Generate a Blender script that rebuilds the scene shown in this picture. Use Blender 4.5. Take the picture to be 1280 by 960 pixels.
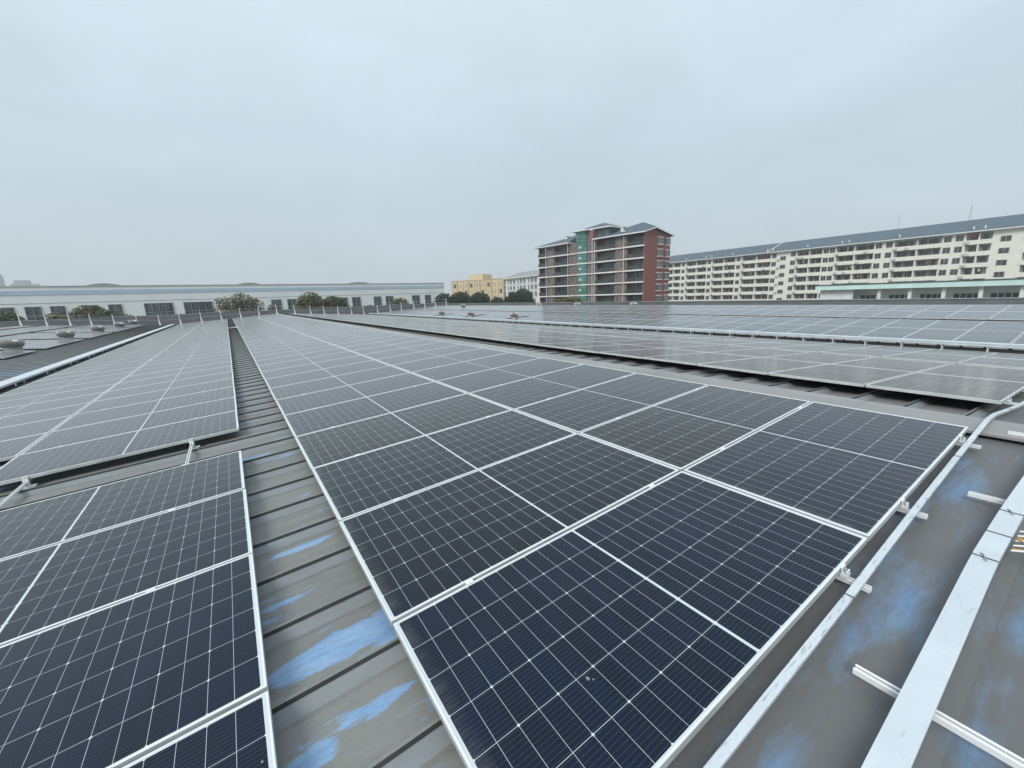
import bpy, bmesh, math, random
from mathutils import Vector, Matrix, noise as mnoise

random.seed(7)
R = math.radians
for o in list(bpy.data.objects):
    bpy.data.objects.remove(o)
S = bpy.context.scene
COL = S.collection

# ------------------------------------------------------------------ camera, sky, sun, exposure
CAM_POS = Vector((-0.438, -1.763, 1.512))
YAW, PITCH, ROLL = R(33.76), R(12.08), R(-2.12)
fwd = Vector((math.cos(PITCH) * math.sin(YAW), math.cos(PITCH) * math.cos(YAW), -math.sin(PITCH)))
rt0 = Vector((math.cos(YAW), -math.sin(YAW), 0))
up0 = rt0.cross(fwd)
rt = math.cos(ROLL) * rt0 + math.sin(ROLL) * up0
up = -math.sin(ROLL) * rt0 + math.cos(ROLL) * up0
cam_d = bpy.data.cameras.new('camera')
cam_d.sensor_fit = 'HORIZONTAL'
cam_d.sensor_width = 36.0
cam_d.lens = 517.9 / 1280 * 36.0
cam_d.clip_start = 0.05
cam_d.clip_end = 9000
cam = bpy.data.objects.new('camera', cam_d)
COL.objects.link(cam)
cam.matrix_world = Matrix(((rt.x, up.x, -fwd.x, CAM_POS.x), (rt.y, up.y, -fwd.y, CAM_POS.y),
                           (rt.z, up.z, -fwd.z, CAM_POS.z), (0, 0, 0, 1)))
S.camera = cam

SUN_EL, SUN_AZ = R(40), R(-118)          # azimuth measured from +Y towards +X
world = bpy.data.worlds.new('World')
S.world = world
world.use_nodes = True
wn, wl = world.node_tree.nodes, world.node_tree.links
wn.clear()
w_out = wn.new('ShaderNodeOutputWorld')
w_bg = wn.new('ShaderNodeBackground')
w_bg.inputs['Strength'].default_value = 0.086
sky = wn.new('ShaderNodeTexSky')
sky.sky_type = 'NISHITA'
sky.sun_disc = False
sky.sun_elevation = SUN_EL
sky.sun_rotation = SUN_AZ
sky.dust_density = 3.0
sky.air_density = 1.0
w_tc = wn.new('ShaderNodeTexCoord')
w_sep = wn.new('ShaderNodeSeparateXYZ')
wl.new(w_tc.outputs['Generated'], w_sep.inputs[0])
w_ramp = wn.new('ShaderNodeValToRGB')      # overcast veil: colour by height above the horizon
e = w_ramp.color_ramp.elements
e[0].position = 0.0
e[0].color = (0.425, 0.465, 0.495, 1)
e[1].position = 1.0
e[1].color = (0.63, 0.725, 0.80, 1)
for pos, c in ((0.10, (0.400, 0.465, 0.508)), (0.30, (0.430, 0.520, 0.572)), (0.55, (0.535, 0.632, 0.695))):
    el = e.new(pos)
    el.color = (*c, 1)
wl.new(w_sep.outputs['Z'], w_ramp.inputs['Fac'])
w_map = wn.new('ShaderNodeMapping')
w_map.inputs['Scale'].default_value = (1.1, 1.1, 3.0)
wl.new(w_tc.outputs['Generated'], w_map.inputs['Vector'])
w_noise = wn.new('ShaderNodeTexNoise')
w_noise.inputs['Scale'].default_value = 2.1
w_noise.inputs['Detail'].default_value = 5.0
w_noise.inputs['Roughness'].default_value = 0.55
w_noise.inputs['Distortion'].default_value = 0.35
wl.new(w_map.outputs[0], w_noise.inputs['Vector'])
w_cl = wn.new('ShaderNodeMapRange')
w_cl.inputs['From Min'].default_value = 0.34
w_cl.inputs['From Max'].default_value = 0.68
w_cl.inputs['To Min'].default_value = 9.5
w_cl.inputs['To Max'].default_value = 10.6
wl.new(w_noise.outputs['Fac'], w_cl.inputs['Value'])
w_sc = wn.new('ShaderNodeVectorMath')
w_sc.operation = 'SCALE'
wl.new(w_ramp.outputs['Color'], w_sc.inputs[0])
wl.new(w_cl.outputs[0], w_sc.inputs['Scale'])
w_mix = wn.new('ShaderNodeMixRGB')
w_mix.inputs['Fac'].default_value = 0.93
wl.new(sky.outputs['Color'], w_mix.inputs[1])
wl.new(w_sc.outputs[0], w_mix.inputs[2])
wl.new(w_mix.outputs[0], w_bg.inputs['Color'])
wl.new(w_bg.outputs[0], w_out.inputs['Surface'])

sun_d = bpy.data.lights.new('sun', 'SUN')
sun_d.energy = 1.5
sun_d.angle = R(22)
sun_d.color = (1.0, 0.97, 0.92)
sun = bpy.data.objects.new('sun', sun_d)
COL.objects.link(sun)
sv = Vector((math.sin(SUN_AZ) * math.cos(SUN_EL), math.cos(SUN_AZ) * math.cos(SUN_EL), math.sin(SUN_EL)))
sun.rotation_euler = sv.to_track_quat('Z', 'Y').to_euler()

S.view_settings.view_transform = 'Standard'
S.view_settings.look = 'None'
S.view_settings.exposure = 0.72
S.view_settings.gamma = 1.0
S.view_settings.use_curve_mapping = False
S.render.engine = 'CYCLES'
S.cycles.use_denoising = True
S.cycles.max_bounces = 6
S.cycles.diffuse_bounces = 3
S.cycles.glossy_bounces = 3
S.cycles.volume_bounces = 1

# ------------------------------------------------------------------ materials
class NT:
    """small helper around a material's node tree"""
    def __init__(self, name):
        self.m = bpy.data.materials.new(name)
        self.m.use_nodes = True
        self.n = self.m.node_tree.nodes
        self.l = self.m.node_tree.links
        self.b = self.n['Principled BSDF']

    def val(self, x):
        return x

    def link(self, a, sock):
        if isinstance(a, (int, float)):
            sock.default_value = a
        elif isinstance(a, tuple):
            sock.default_value = (*a, 1) if len(sock.default_value) == 4 and len(a) == 3 else a
        else:
            self.l.new(a, sock)

    def math(self, op, a, b=0.0, c=None):
        n = self.n.new('ShaderNodeMath')
        n.operation = op
        self.link(a, n.inputs[0])
        self.link(b, n.inputs[1])
        if c is not None:
            self.link(c, n.inputs[2])
        return n.outputs[0]

    def mix(self, f, a, b):
        n = self.n.new('ShaderNodeMixRGB')
        self.link(f, n.inputs[0])
        self.link(a, n.inputs[1])
        self.link(b, n.inputs[2])
        return n.outputs[0]

    def noise(self, scale, detail=3.0, stretch=(1, 1, 1), coord='Object', rough=0.5, dist=0.0):
        tc = self.n.new('ShaderNodeTexCoord')
        mp = self.n.new('ShaderNodeMapping')
        mp.inputs['Scale'].default_value = stretch
        self.l.new(tc.outputs[coord], mp.inputs[0])
        n = self.n.new('ShaderNodeTexNoise')
        n.inputs['Scale'].default_value = scale
        n.inputs['Detail'].default_value = detail
        n.inputs['Roughness'].default_value = rough
        n.inputs['Distortion'].default_value = dist
        self.l.new(mp.outputs[0], n.inputs['Vector'])
        return n.outputs['Fac']

    def mapr(self, v, a, b, c=0.0, d=1.0):
        n = self.n.new('ShaderNodeMapRange')
        self.link(v, n.inputs['Value'])
        n.inputs['From Min'].default_value = a
        n.inputs['From Max'].default_value = b
        n.inputs['To Min'].default_value = c
        n.inputs['To Max'].default_value = d
        return n.outputs[0]

    def xyz(self, coord='Object'):
        tc = self.n.new('ShaderNodeTexCoord')
        s = self.n.new('ShaderNodeSeparateXYZ')
        self.l.new(tc.outputs[coord], s.inputs[0])
        return s.outputs

    def bump(self, h, strength=0.3, dist=0.01):
        n = self.n.new('ShaderNodeBump')
        n.inputs['Strength'].default_value = strength
        n.inputs['Distance'].default_value = dist
        self.l.new(h, n.inputs['Height'])
        self.l.new(n.outputs[0], self.b.inputs['Normal'])

    def base(self, c):
        self.link(c, self.b.inputs['Base Color'])

    def rough(self, v):
        self.link(v, self.b.inputs['Roughness'])

    def metal(self, v):
        self.b.inputs['Metallic'].default_value = v


def plain(name, c, rough=0.6, metal=0.0, var=0.12, scale=3.0, stretch=(1, 1, 1), spec=0.5):
    t = NT(name)
    f = t.noise(scale, 4.0, stretch)
    f = t.mapr(f, 0.25, 0.75, 1 - var, 1 + var)
    v = t.n.new('ShaderNodeVectorMath')
    v.operation = 'SCALE'
    v.inputs[0].default_value = c
    t.l.new(f, v.inputs['Scale'])
    t.base(v.outputs[0])
    t.rough(rough)
    t.metal(metal)
    t.b.inputs['Specular IOR Level'].default_value = spec
    return t.m


# --- photovoltaic laminate: half-cut cells drawn from the panel's own metre-scaled uv map
PL, PW = 2.278, 1.134


def cell_material():
    t = NT('solar_cells')
    uv = t.n.new('ShaderNodeUVMap')
    s = t.n.new('ShaderNodeSeparateXYZ')
    t.l.new(uv.outputs[0], s.inputs[0])
    x, y = s.outputs[0], s.outputs[1]
    cx, cy = 0.0925, 0.184
    xm = t.math('SUBTRACT', t.math('ABSOLUTE', t.math('SUBTRACT', x, PL / 2)), 0.0070)

    def dist(v, per):
        k = t.math('FRACT', t.math('ADD', t.math('DIVIDE', v, per), 0.5))
        return t.math('MULTIPLY', t.math('ABSOLUTE', t.math('SUBTRACT', k, 0.5)), per)
    ym = t.math('SUBTRACT', y, (PW - 6 * cy) / 2)
    dx, dy, dx2 = dist(xm, cx), dist(ym, cy), dist(xm, cx * 2)
    lx = t.math('LESS_THAN', dx, 0.0007)
    ly = t.math('LESS_THAN', dy, 0.0009)
    bar = t.math('LESS_THAN', xm, 0.0)
    endx = t.math('GREATER_THAN', xm, 12 * cx)
    endy = t.math('GREATER_THAN', t.math('ABSOLUTE', t.math('SUBTRACT', y, PW / 2)), 3 * cy)
    ch = t.math('LESS_THAN', t.math('ADD', dx2, dy), 0.0072)
    white = lx
    for q in (ly, bar, endx, endy, ch):
        white = t.math('MAXIMUM', white, q)
    # thin bus bars along the long side
    bb = t.math('LESS_THAN', dist(t.math('ADD', ym, cy / 20), cy / 10), 0.00042)
    oi = t.n.new('ShaderNodeObjectInfo')
    f = oi.outputs['Random']
    oc = t.n.new('ShaderNodeSeparateColor')
    t.l.new(oi.outputs['Color'], oc.inputs[0])
    cell = t.mix(oc.outputs[0], (0.0003, 0.0058, 0.0200), (0.0044, 0.0056, 0.0082))
    # faint cell-to-cell shade
    vn = t.n.new('ShaderNodeTexWhiteNoise')
    cv = t.n.new('ShaderNodeCombineXYZ')
    t.l.new(t.math('FLOOR', t.math('DIVIDE', x, cx)), cv.inputs[0])
    t.l.new(t.math('FLOOR', t.math('DIVIDE', ym, cy)), cv.inputs[1])
    t.l.new(f, cv.inputs[2])
    t.l.new(cv.outputs[0], vn.inputs['Vector'])
    g = t.mapr(vn.outputs['Value'], 0, 1, 0.8, 1.25)
    sc = t.n.new('ShaderNodeVectorMath')
    sc.operation = 'SCALE'
    t.l.new(cell, sc.inputs[0])
    t.l.new(g, sc.inputs['Scale'])
    c = t.mix(bb, sc.outputs[0], (0.060, 0.085, 0.125))
    c = t.mix(white, c, (0.55, 0.60, 0.62))
    # thin film of dust
    d = t.noise(2.3, 5.0, (1, 1, 1), 'Object', 0.65)
    d2 = t.noise(55.0, 2.0, (1, 1, 1), 'Object', 0.6)
    df = t.math('MULTIPLY', t.mapr(d, 0.3, 0.75, 0.001, 0.010), t.mapr(d2, 0.3, 0.7, 0.6, 1.4))
    edge = t.mapr(x, 0.012, 0.085, 1.0, 0.0)
    gr = t.noise(14.0, 4.0, (0.35, 1, 1), 'Object', 0.7)
    df = t.math('ADD', df, t.math('MULTIPLY', edge, t.mapr(gr, 0.35, 0.7, 0.01, 0.16)))
    c = t.mix(df, c, (0.42, 0.42, 0.40))
    t.base(c)
    t.rough(t.mapr(d, 0.3, 0.7, 0.11, 0.17))
    t.b.inputs['IOR'].default_value = 1.5
    t.b.inputs['Specular IOR Level'].default_value = 0.22
    t.b.inputs['Sheen Weight'].default_value = 0.36
    t.b.inputs['Sheen Roughness'].default_value = 0.35
    t.b.inputs['Sheen Tint'].default_value = (0.92, 0.92, 0.90, 1)
    return t.m


M = {}
M['cells'] = cell_material()
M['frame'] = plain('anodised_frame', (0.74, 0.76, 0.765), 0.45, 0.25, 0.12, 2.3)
M['frame_side'] = plain('dark_frame_flank', (0.44, 0.455, 0.45), 0.6, 0.1, 0.25, 4)  # frame sides darkened: soiling and the shade of panel gaps put into the colour
M['alu'] = plain('mill_aluminium', (0.74, 0.76, 0.77), 0.42, 0.2, 0.08, 6)


def galvanised(name='galvanised_steel', stain_from=.60, stain=.4):
    t = NT(name)
    v = t.n.new('ShaderNodeTexVoronoi')
    v.inputs['Scale'].default_value = 42.0
    tc = t.n.new('ShaderNodeTexCoord')
    t.l.new(tc.outputs['Object'], v.inputs['Vector'])
    a = t.noise(4.0, 4.0, (1, 1, 1))
    st = t.noise(26.0, 4.0, (0.5, 3.0, 1.0), 'Object', 0.6)
    f = t.math('ADD', t.math('MULTIPLY', t.math('FRACT', t.math('MULTIPLY', v.outputs['Distance'], 3.0)), 0.18), t.mapr(a, 0.3, 0.7, 0.2, 0.6))
    c = t.mix(f, (0.54, 0.59, 0.62), (0.73, 0.78, 0.81))
    c = t.mix(t.mapr(st, stain_from, stain_from + .14, 0.0, stain), c, (0.30, 0.31, 0.30))
    t.base(c)
    t.metal(0.35)
    t.rough(t.mapr(a, 0.3, 0.7, 0.36, 0.52))
    return t.m


M['galv'] = galvanised()
M['galv_worn'] = galvanised('weathered_galvanised', 0.55, .8)


PITCH_R = 0.475


def roof_paint():
    """grey roof coating worn through to the old blue paint; every patch keeps its place on the sheet"""
    t = NT('roof_coating')
    x, y, z = t.xyz('Object')
    broad = t.noise(0.55, 4.0, (0.6, 1.6, 1), 'Object', 0.55)
    fine = t.noise(9.0, 6.0, (0.45, 1.8, 1), 'Object', 0.65)
    grit = t.noise(85.0, 3.0, (0.7, 1.3, 1), 'Object', 0.6)
    c = t.mix(t.mapr(broad, 0.3, 0.7), (0.150, 0.153, 0.145), (0.205, 0.210, 0.199))
    c = t.mix(t.mapr(fine, 0.35, 0.72, 0.0, 0.5), c, (0.25, 0.255, 0.245))
    streak = t.noise(2.2, 6.0, (0.18, 5.0, 1), 'Object', 0.7)
    c = t.mix(t.mapr(streak, 0.56, 0.75, 0.0, 0.5), c, (0.095, 0.092, 0.082))
    blot = t.noise(6.5, 5.0, (1, 1, 1), 'Object', 0.75)
    c = t.mix(t.mapr(blot, 0.60, 0.72, 0.0, 0.4), c, (0.27, 0.275, 0.265))
    c = t.mix(t.mapr(grit, 0.55, 0.8, 0.0, 0.45), c, (0.085, 0.082, 0.075))
    # darker, browner coating on the right-hand bay
    bay = t.math('MULTIPLY', t.mapr(y, -1.02, -1.12), 0.78)
    c = t.mix(bay, c, (0.118, 0.118, 0.121))
    wob = t.noise(5.0, 5.0, (0.6, 2.2, 1), 'Object', 0.65)
    rag = t.noise(26.0, 4.0, (0.3, 2.0, 1), 'Object', 0.7)
    # patches: cx, cy, rx, ry, strength
    spots = [(-.20, .175, .33, .095, 1.35), (.03, .15, .16, .13, 1.1), (-.14, -.24, .17, .05, .52), (-.42, -.29, .10, .06, .42),
             (.10, -.37, .12, .05, .42), (-.37, .70, .20, .03, .38), (-.25, 1.22, .20, .05, .36),
             (-.3, 2.88, .22, .07, .42), (-.45, 3.5, .3, .06, .5), (-.95, 3.72, .3, .05, .4), (-2.72, 5.2, .32, .25, .9),
             (-.12, 3.95, .3, .06, .4),
             (2.02, -1.36, .36, .11, .74), (2.40, -1.22, .24, .06, .6), (1.62, -1.29, .20, .06, .55), (1.42, -1.34, .12, .03, .4),
             (3.55, -1.28, .44, .11, .78), (3.05, -1.19, .30, .05, .6), (4.05, -1.22, .22, .06, .5),
             (.86, -1.33, .20, .06, .75), (.74, -1.42, .3, .04, .5), (2.24, -1.74, .22, .08, .66), (1.42, -1.70, .16, .08, .5),
             (1.16, -1.80, .24, .07, .6), (3.1, -1.78, .3, .09, .6), (-.35, -.75, .2, .07, .5)]
    m = None
    for cx, cy, rx, ry, st in spots:
        dx = t.math('DIVIDE', t.math('SUBTRACT', x, cx), rx)
        dy = t.math('DIVIDE', t.math('SUBTRACT', y, cy), ry)
        d = t.math('SQRT', t.math('ADD', t.math('MULTIPLY', dx, dx), t.math('MULTIPLY', dy, dy)))
        v = t.math('MULTIPLY', t.math('SUBTRACT', 1.25, d), st)
        m = v if m is None else t.math('MAXIMUM', m, v)
    far = t.math('MULTIPLY', t.math('GREATER_THAN', y, 3.0), t.mapr(t.noise(0.9, 3.0, (0.4, 3.2, 1)), 0.58, 0.75, -0.4, 0.75))
    m = t.math('MAXIMUM', m, far)
    m = t.math('ADD', m, t.mapr(wob, 0.2, 0.8, -0.55, 0.55))
    m = t.math('ADD', m, t.mapr(rag, 0.3, 0.7, -0.12, 0.12))
    crisp = t.mapr(m, 0.20, 0.36)
    soft = t.mapr(m, 0.05, 0.85)
    isright = t.mapr(y, -1.0, -1.1)
    mm = t.mix(isright, crisp, soft)
    flake = t.noise(38.0, 5.0, (0.6, 1.4, 1), 'Object', 0.75)
    mm = t.math('MULTIPLY', mm, t.mapr(flake, 0.34, 0.52, 0.55, 1.0))
    blue = t.mix(t.mapr(fine, 0.3, 0.7), (0.125, 0.285, 0.54), (0.26, 0.41, 0.60))
    blue = t.mix(t.mapr(y, -1.0, -1.1, 0.0, 0.5), blue, (0.10, 0.17, 0.25))
    c = t.mix(t.math('MULTIPLY', mm, 0.86), c, blue)
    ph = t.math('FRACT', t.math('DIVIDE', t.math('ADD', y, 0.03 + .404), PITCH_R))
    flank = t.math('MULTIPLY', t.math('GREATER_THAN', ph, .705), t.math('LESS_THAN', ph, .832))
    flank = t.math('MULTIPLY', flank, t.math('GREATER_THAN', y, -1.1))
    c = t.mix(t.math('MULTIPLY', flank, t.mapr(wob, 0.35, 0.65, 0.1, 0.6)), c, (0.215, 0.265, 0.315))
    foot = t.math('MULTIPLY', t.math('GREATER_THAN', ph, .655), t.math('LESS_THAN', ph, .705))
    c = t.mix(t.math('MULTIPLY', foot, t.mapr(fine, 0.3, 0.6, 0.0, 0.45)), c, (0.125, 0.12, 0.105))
    rust = t.noise(3.4, 6.0, (1, 1, 1), 'Object', 0.75)
    c = t.mix(t.mapr(rust, 0.70, 0.78, 0.0, 0.65), c, (0.085, 0.05, 0.03))
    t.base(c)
    t.rough(t.mapr(broad, 0.3, 0.7, 0.42, 0.62))
    t.b.inputs['Specular IOR Level'].default_value = 0.4
    t.bump(t.noise(3.0, 3.0, (0.7, 1.4, 1)), 0.12, 0.012)
    return t.m


M['roof'] = roof_paint()
M['roof_lip'] = plain('seam_shadow_line', (0.045, 0.045, 0.044), 0.8, 0, 0.3, 5)  # shadow line under each seam's lip, put into a near-black face colour
M['flash'] = plain('ridge_flashing', (0.275, 0.27, 0.26), 0.5, 0, 0.22, 1.6, (1, .35, 1))
M['dark_wall'] = plain('parapet_cladding', (0.115, 0.122, 0.125), 0.6, 0, 0.2, 0.8, (1, 1, .2))
M['gutter'] = plain('gutter_shade', (0.025, 0.026, 0.028), 0.5, 0, 0.3, 1.0)  # near-black, so the shade down in the gutters is in the colour
M['white_plastic'] = plain('white_post_paint', (0.74, 0.75, 0.75), 0.5, 0, 0.06, 4)
M['wire'] = plain('steel_wire', (0.5, 0.52, 0.53), 0.4, 0.6, 0.05)
M['turbine'] = plain('turbine_steel', (0.33, 0.315, 0.305), 0.4, 0.6, 0.2, 5)
M['turbine_in'] = plain('turbine_throat', (0.07, 0.065, 0.06), 0.8, 0)
M['orange'] = plain('orange_sheath', (0.55, 0.28, 0.07), 0.55, 0, 0.15, 20)
M['black'] = plain('black_rubber', (0.02, 0.02, 0.02), 0.6, 0, 0.1)
M['dropping'] = plain('dried_dropping', (0.22, 0.23, 0.23), 0.9, 0, 0.5, 60)
M['ground'] = plain('ground_soil', (0.10, 0.105, 0.085), 0.95, 0, 0.35, 0.05)
M['road'] = plain('asphalt', (0.055, 0.056, 0.058), 0.85, 0, 0.2, 0.6)
M['fwall'] = plain('factory_wall_panel', (0.73, 0.74, 0.725), 0.6, 0, 0.07, 0.35, (1, 1, .35))
M['fblue'] = plain('factory_blue_band', (0.40, 0.51, 0.60), 0.55, 0, 0.1, 0.5)
M['frib'] = plain('factory_roof_sheet', (0.44, 0.44, 0.42), 0.5, 0, 0.1, 0.6)
M['monitor'] = plain('roof_light_cover', (0.20, 0.215, 0.21), 0.45, 0, 0.15, 1)


def glass(name, c, c2, rough=0.12, scale=0.6, stretch=(1, 1, .4)):
    t = NT(name)
    n = t.noise(scale, 3.0, stretch, 'Object', 0.7)
    t.base(t.mix(t.mapr(n, 0.35, 0.65), c, c2))
    t.rough(rough)
    t.b.inputs['IOR'].default_value = 1.5
    return t.m


M['fglass'] = glass('factory_glass', (0.022, 0.030, 0.036), (0.11, 0.135, 0.14), 0.15, 0.7, (3, 3, .25))
M['mullion'] = plain('grey_mullion', (0.26, 0.28, 0.29), 0.5)


def brick():
    t = NT('red_brick_tile')
    b = t.n.new('ShaderNodeTexBrick')
    tc = t.n.new('ShaderNodeTexCoord')
    mp = t.n.new('ShaderNodeMapping')
    mp.inputs['Rotation'].default_value = (R(90), 0, R(90))
    t.l.new(tc.outputs['Object'], mp.inputs[0])
    t.l.new(mp.outputs[0], b.inputs['Vector'])
    b.inputs['Scale'].default_value = 1.0
    b.inputs['Brick Width'].default_value = 0.5
    b.inputs['Row Height'].default_value = 0.16
    b.inputs['Mortar Size'].default_value = 0.012
    b.inputs['Color1'].default_value = (0.235, 0.062, 0.050, 1)
    b.inputs['Color2'].default_value = (0.215, 0.055, 0.046, 1)
    b.inputs['Mortar'].default_value = (0.20, 0.13, 0.11, 1)
    n = t.noise(0.35, 4.0, (1, 1, .5))
    t.base(t.mix(t.mapr(n, 0.3, 0.7, 0, 0.3), b.outputs['Color'], (0.18, 0.06, 0.052)))
    t.rough(0.75)
    return t.m


M['brick'] = brick()
M['band'] = plain('white_slab_edge', (0.70, 0.68, 0.66), 0.6, 0, 0.08, 1.2)
M['brick_frame'] = plain('taupe_window_frame', (0.30, 0.25, 0.23), 0.6)
M['recess'] = plain('balcony_back_wall', (0.10, 0.055, 0.05), 0.8, 0, 0.3, 1.0)
M['rglass'] = glass('balcony_glass', (0.018, 0.028, 0.030), (0.15, 0.205, 0.20), 0.1, 0.9, (1, 1.6, .25))
M['rail_glass'] = glass('balustrade_glass', (0.022, 0.03, 0.033), (0.05, 0.065, 0.066), 0.12, 0.8)
M['ggreen'] = glass('green_curtain_glass', (0.040, 0.135, 0.115), (0.085, 0.225, 0.195), 0.08, 0.5)
M['ggreen_light'] = glass('pale_stair_pane', (0.30, 0.52, 0.46), (0.40, 0.62, 0.56), 0.1, 0.5)
M['slate'] = plain('slate_blue_tiles', (0.090, 0.125, 0.150), 0.75, 0, 0.14, 1.4, (1, 1, 3), 0.2)


def cream_wall():
    t = NT('cream_render')
    n = t.noise(0.5, 5.0, (1, 1, .25), 'Object', 0.6)
    st = t.noise(1.3, 5.0, (1.5, 1.5, .16), 'Object', 0.65)
    c = t.mix(t.mapr(n, 0.3, 0.7), (0.68, 0.66, 0.58), (0.745, 0.725, 0.65))
    c = t.mix(t.mapr(st, 0.6, 0.8, 0, 0.5), c, (0.36, 0.33, 0.26))
    t.base(c)
    t.rough(0.85)
    return t.m


M['cream'] = cream_wall()
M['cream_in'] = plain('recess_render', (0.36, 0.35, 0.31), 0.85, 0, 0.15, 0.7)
M['wglass'] = glass('dark_window_glass', (0.014, 0.015, 0.017), (0.085, 0.08, 0.085), 0.15, 1.1, (1, 1.4, .7))
M['ac'] = plain('air_conditioner_case', (0.48, 0.48, 0.45), 0.6)
M['mint'] = plain('mint_fascia', (0.53, 0.71, 0.67), 0.55, 0, 0.1, 0.6, (1, 1, .3))
M['wcol'] = plain('annex_white_paint', (0.66, 0.66, 0.63), 0.7, 0, 0.1, 0.9, (1, 1, .3))
M['yellow'] = plain('ochre_render', (0.56, 0.46, 0.29), 0.85, 0, 0.1, 0.5, (1, 1, .3))
M['yshade'] = plain('ochre_pilaster', (0.44, 0.36, 0.22), 0.85, 0, 0.1, 0.5)
M['w2'] = plain('pale_block_render', (0.68, 0.69, 0.66), 0.8, 0, 0.08, 0.6)
M['w2roof'] = plain('grey_roof_tiles', (0.26, 0.26, 0.26), 0.7, 0, 0.15, 1)
M['tower'] = plain('distant_concrete', (0.30, 0.29, 0.31), 0.8, 0, 0.1, 0.05)
M['steel'] = plain('mast_steel', (0.5, 0.52, 0.54), 0.6, 0.2)
M['bark'] = plain('bark', (0.085, 0.065, 0.05), 0.9, 0, 0.3, 6)


def leaf(name, a, b, scale=0.9):
    t = NT(name)
    n = t.noise(scale, 3.0, (1, 1, 1), 'Object', 0.6)
    n2 = t.noise(9.0, 2.0, (1, 1, 1), 'Object', 0.6)
    f = t.math('ADD', t.math('MULTIPLY', t.mapr(n, 0.3, 0.7), 0.65), t.math('MULTIPLY', t.mapr(n2, 0.3, 0.7), 0.35))
    t.base(t.mix(f, a, b))
    t.rough(0.65)
    t.b.inputs['Specular IOR Level'].default_value = 0.25
    return t.m


M['leaf_olive'] = leaf('leaf_olive', (0.045, 0.058, 0.022), (0.150, 0.155, 0.062))
M['leaf_brown'] = leaf('leaf_thin', (0.075, 0.076, 0.045), (0.21, 0.195, 0.115))
M['leaf_dark'] = leaf('leaf_dark', (0.020, 0.036, 0.022), (0.065, 0.092, 0.046))
M['leaf_hedge'] = leaf('leaf_hedge', (0.07, 0.08, 0.02), (0.17, 0.16, 0.045))


# ------------------------------------------------------------------ mesh helpers
class MB:
    def __init__(self):
        self.v, self.f, self.mi = [], [], []

    def poly(self, pts, mi=0):
        k = len(self.v)
        self.v += [tuple(p) for p in pts]
        self.f.append(tuple(range(k, k + len(pts))))
        self.mi.append(mi)

    def box(self, x0, x1, y0, y1, z0, z1, mi=0, M4=None):
        if x0 > x1: x0, x1 = x1, x0
        if y0 > y1: y0, y1 = y1, y0
        if z0 > z1: z0, z1 = z1, z0
        k = len(self.v)
        p = [(x0, y0, z0), (x1, y0, z0), (x1, y1, z0), (x0, y1, z0), (x0, y0, z1), (x1, y0, z1), (x1, y1, z1), (x0, y1, z1)]
        if M4 is not None:
            p = [tuple(M4 @ Vector(q)) for q in p]
        self.v += p
        for q in ((0, 3, 2, 1), (4, 5, 6, 7), (0, 1, 5, 4), (1, 2, 6, 5), (2, 3, 7, 6), (3, 0, 4, 7)):
            self.f.append(tuple(k + i for i in q))
            self.mi.append(mi)
        return self

    def tube(self, path, r, n=8, mi=0, cap=True):
        path = [Vector(p) for p in path]
        rr = r if isinstance(r, (list, tuple)) else [r] * len(path)
        rings = []
        for i, p in enumerate(path):
            d = (path[min(i + 1, len(path) - 1)] - path[max(i - 1, 0)]).normalized()
            a = Vector((0, 0, 1)) if abs(d.z) < 0.9 else Vector((1, 0, 0))
            u = d.cross(a).normalized()
            w = d.cross(u)
            k = len(self.v)
            for j in range(n):
                t = 2 * math.pi * j / n
                self.v.append(tuple(p + (u * math.cos(t) + w * math.sin(t)) * rr[i]))
            rings.append(k)
        for a, b in zip(rings, rings[1:]):
            for j in range(n):
                self.f.append((a + j, a + (j + 1) % n, b + (j + 1) % n, b + j))
                self.mi.append(mi)
        if cap:
            self.f.append(tuple(rings[0] + j for j in range(n))); self.mi.append(mi)
            self.f.append(tuple(rings[-1] + j for j in reversed(range(n)))); self.mi.append(mi)
        return self

    def lathe(self, prof, n=24, mi=0, wob=None):
        rings = []
        for (r, z) in prof:
            k = len(self.v)
            for j in range(n):
                t = 2 * math.pi * j / n
                q = r * (wob(j, z) if wob else 1)
                self.v.append((q * math.cos(t), q * math.sin(t), z))
            rings.append(k)
        for a, b in zip(rings, rings[1:]):
            for j in range(n):
                self.f.append((a + j, a + (j + 1) % n, b + (j + 1) % n, b + j))
                self.mi.append(mi)
        self.f.append(tuple(rings[-1] + j for j in range(n))); self.mi.append(mi)
        return self

    def mesh(self, name, mats, smooth=False):
        me = bpy.data.meshes.new(name)
        me.from_pydata(self.v, [], self.f)
        for m in (mats if isinstance(mats, (list, tuple)) else [mats]):
            me.materials.append(m)
        me.polygons.foreach_set('material_index', self.mi)
        if smooth:
            me.polygons.foreach_set('use_smooth', [True] * len(self.f))
        me.validate()
        me.update()
        return me

    def build(self, name, mats, parent=None, smooth=False, kind=None, label=None):
        o = bpy.data.objects.new(name, self.mesh(name, mats, smooth))
        COL.objects.link(o)
        if parent is not None:
            o.parent = parent
        if kind:
            o['kind'] = kind
        if label:
            o['label'] = label
        return o


def tag(o, label, cat, group=None):
    o['label'] = label
    o['category'] = cat
    if group:
        o['group'] = group
    return o


def thing(name, label, cat, loc=(0, 0, 0), rz=0.0, group=None):
    o = bpy.data.objects.new(name, None)
    COL.objects.link(o)
    o.location = loc
    o.rotation_euler = (0, 0, rz)
    o.empty_display_size = 0.2
    return tag(o, label, cat, group)


def copy_tree(o, parent=None):
    c = o.copy()
    COL.objects.link(c)
    c.parent = parent
    for ch in list(o.children):
        copy_tree(ch, c)
    return c


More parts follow.
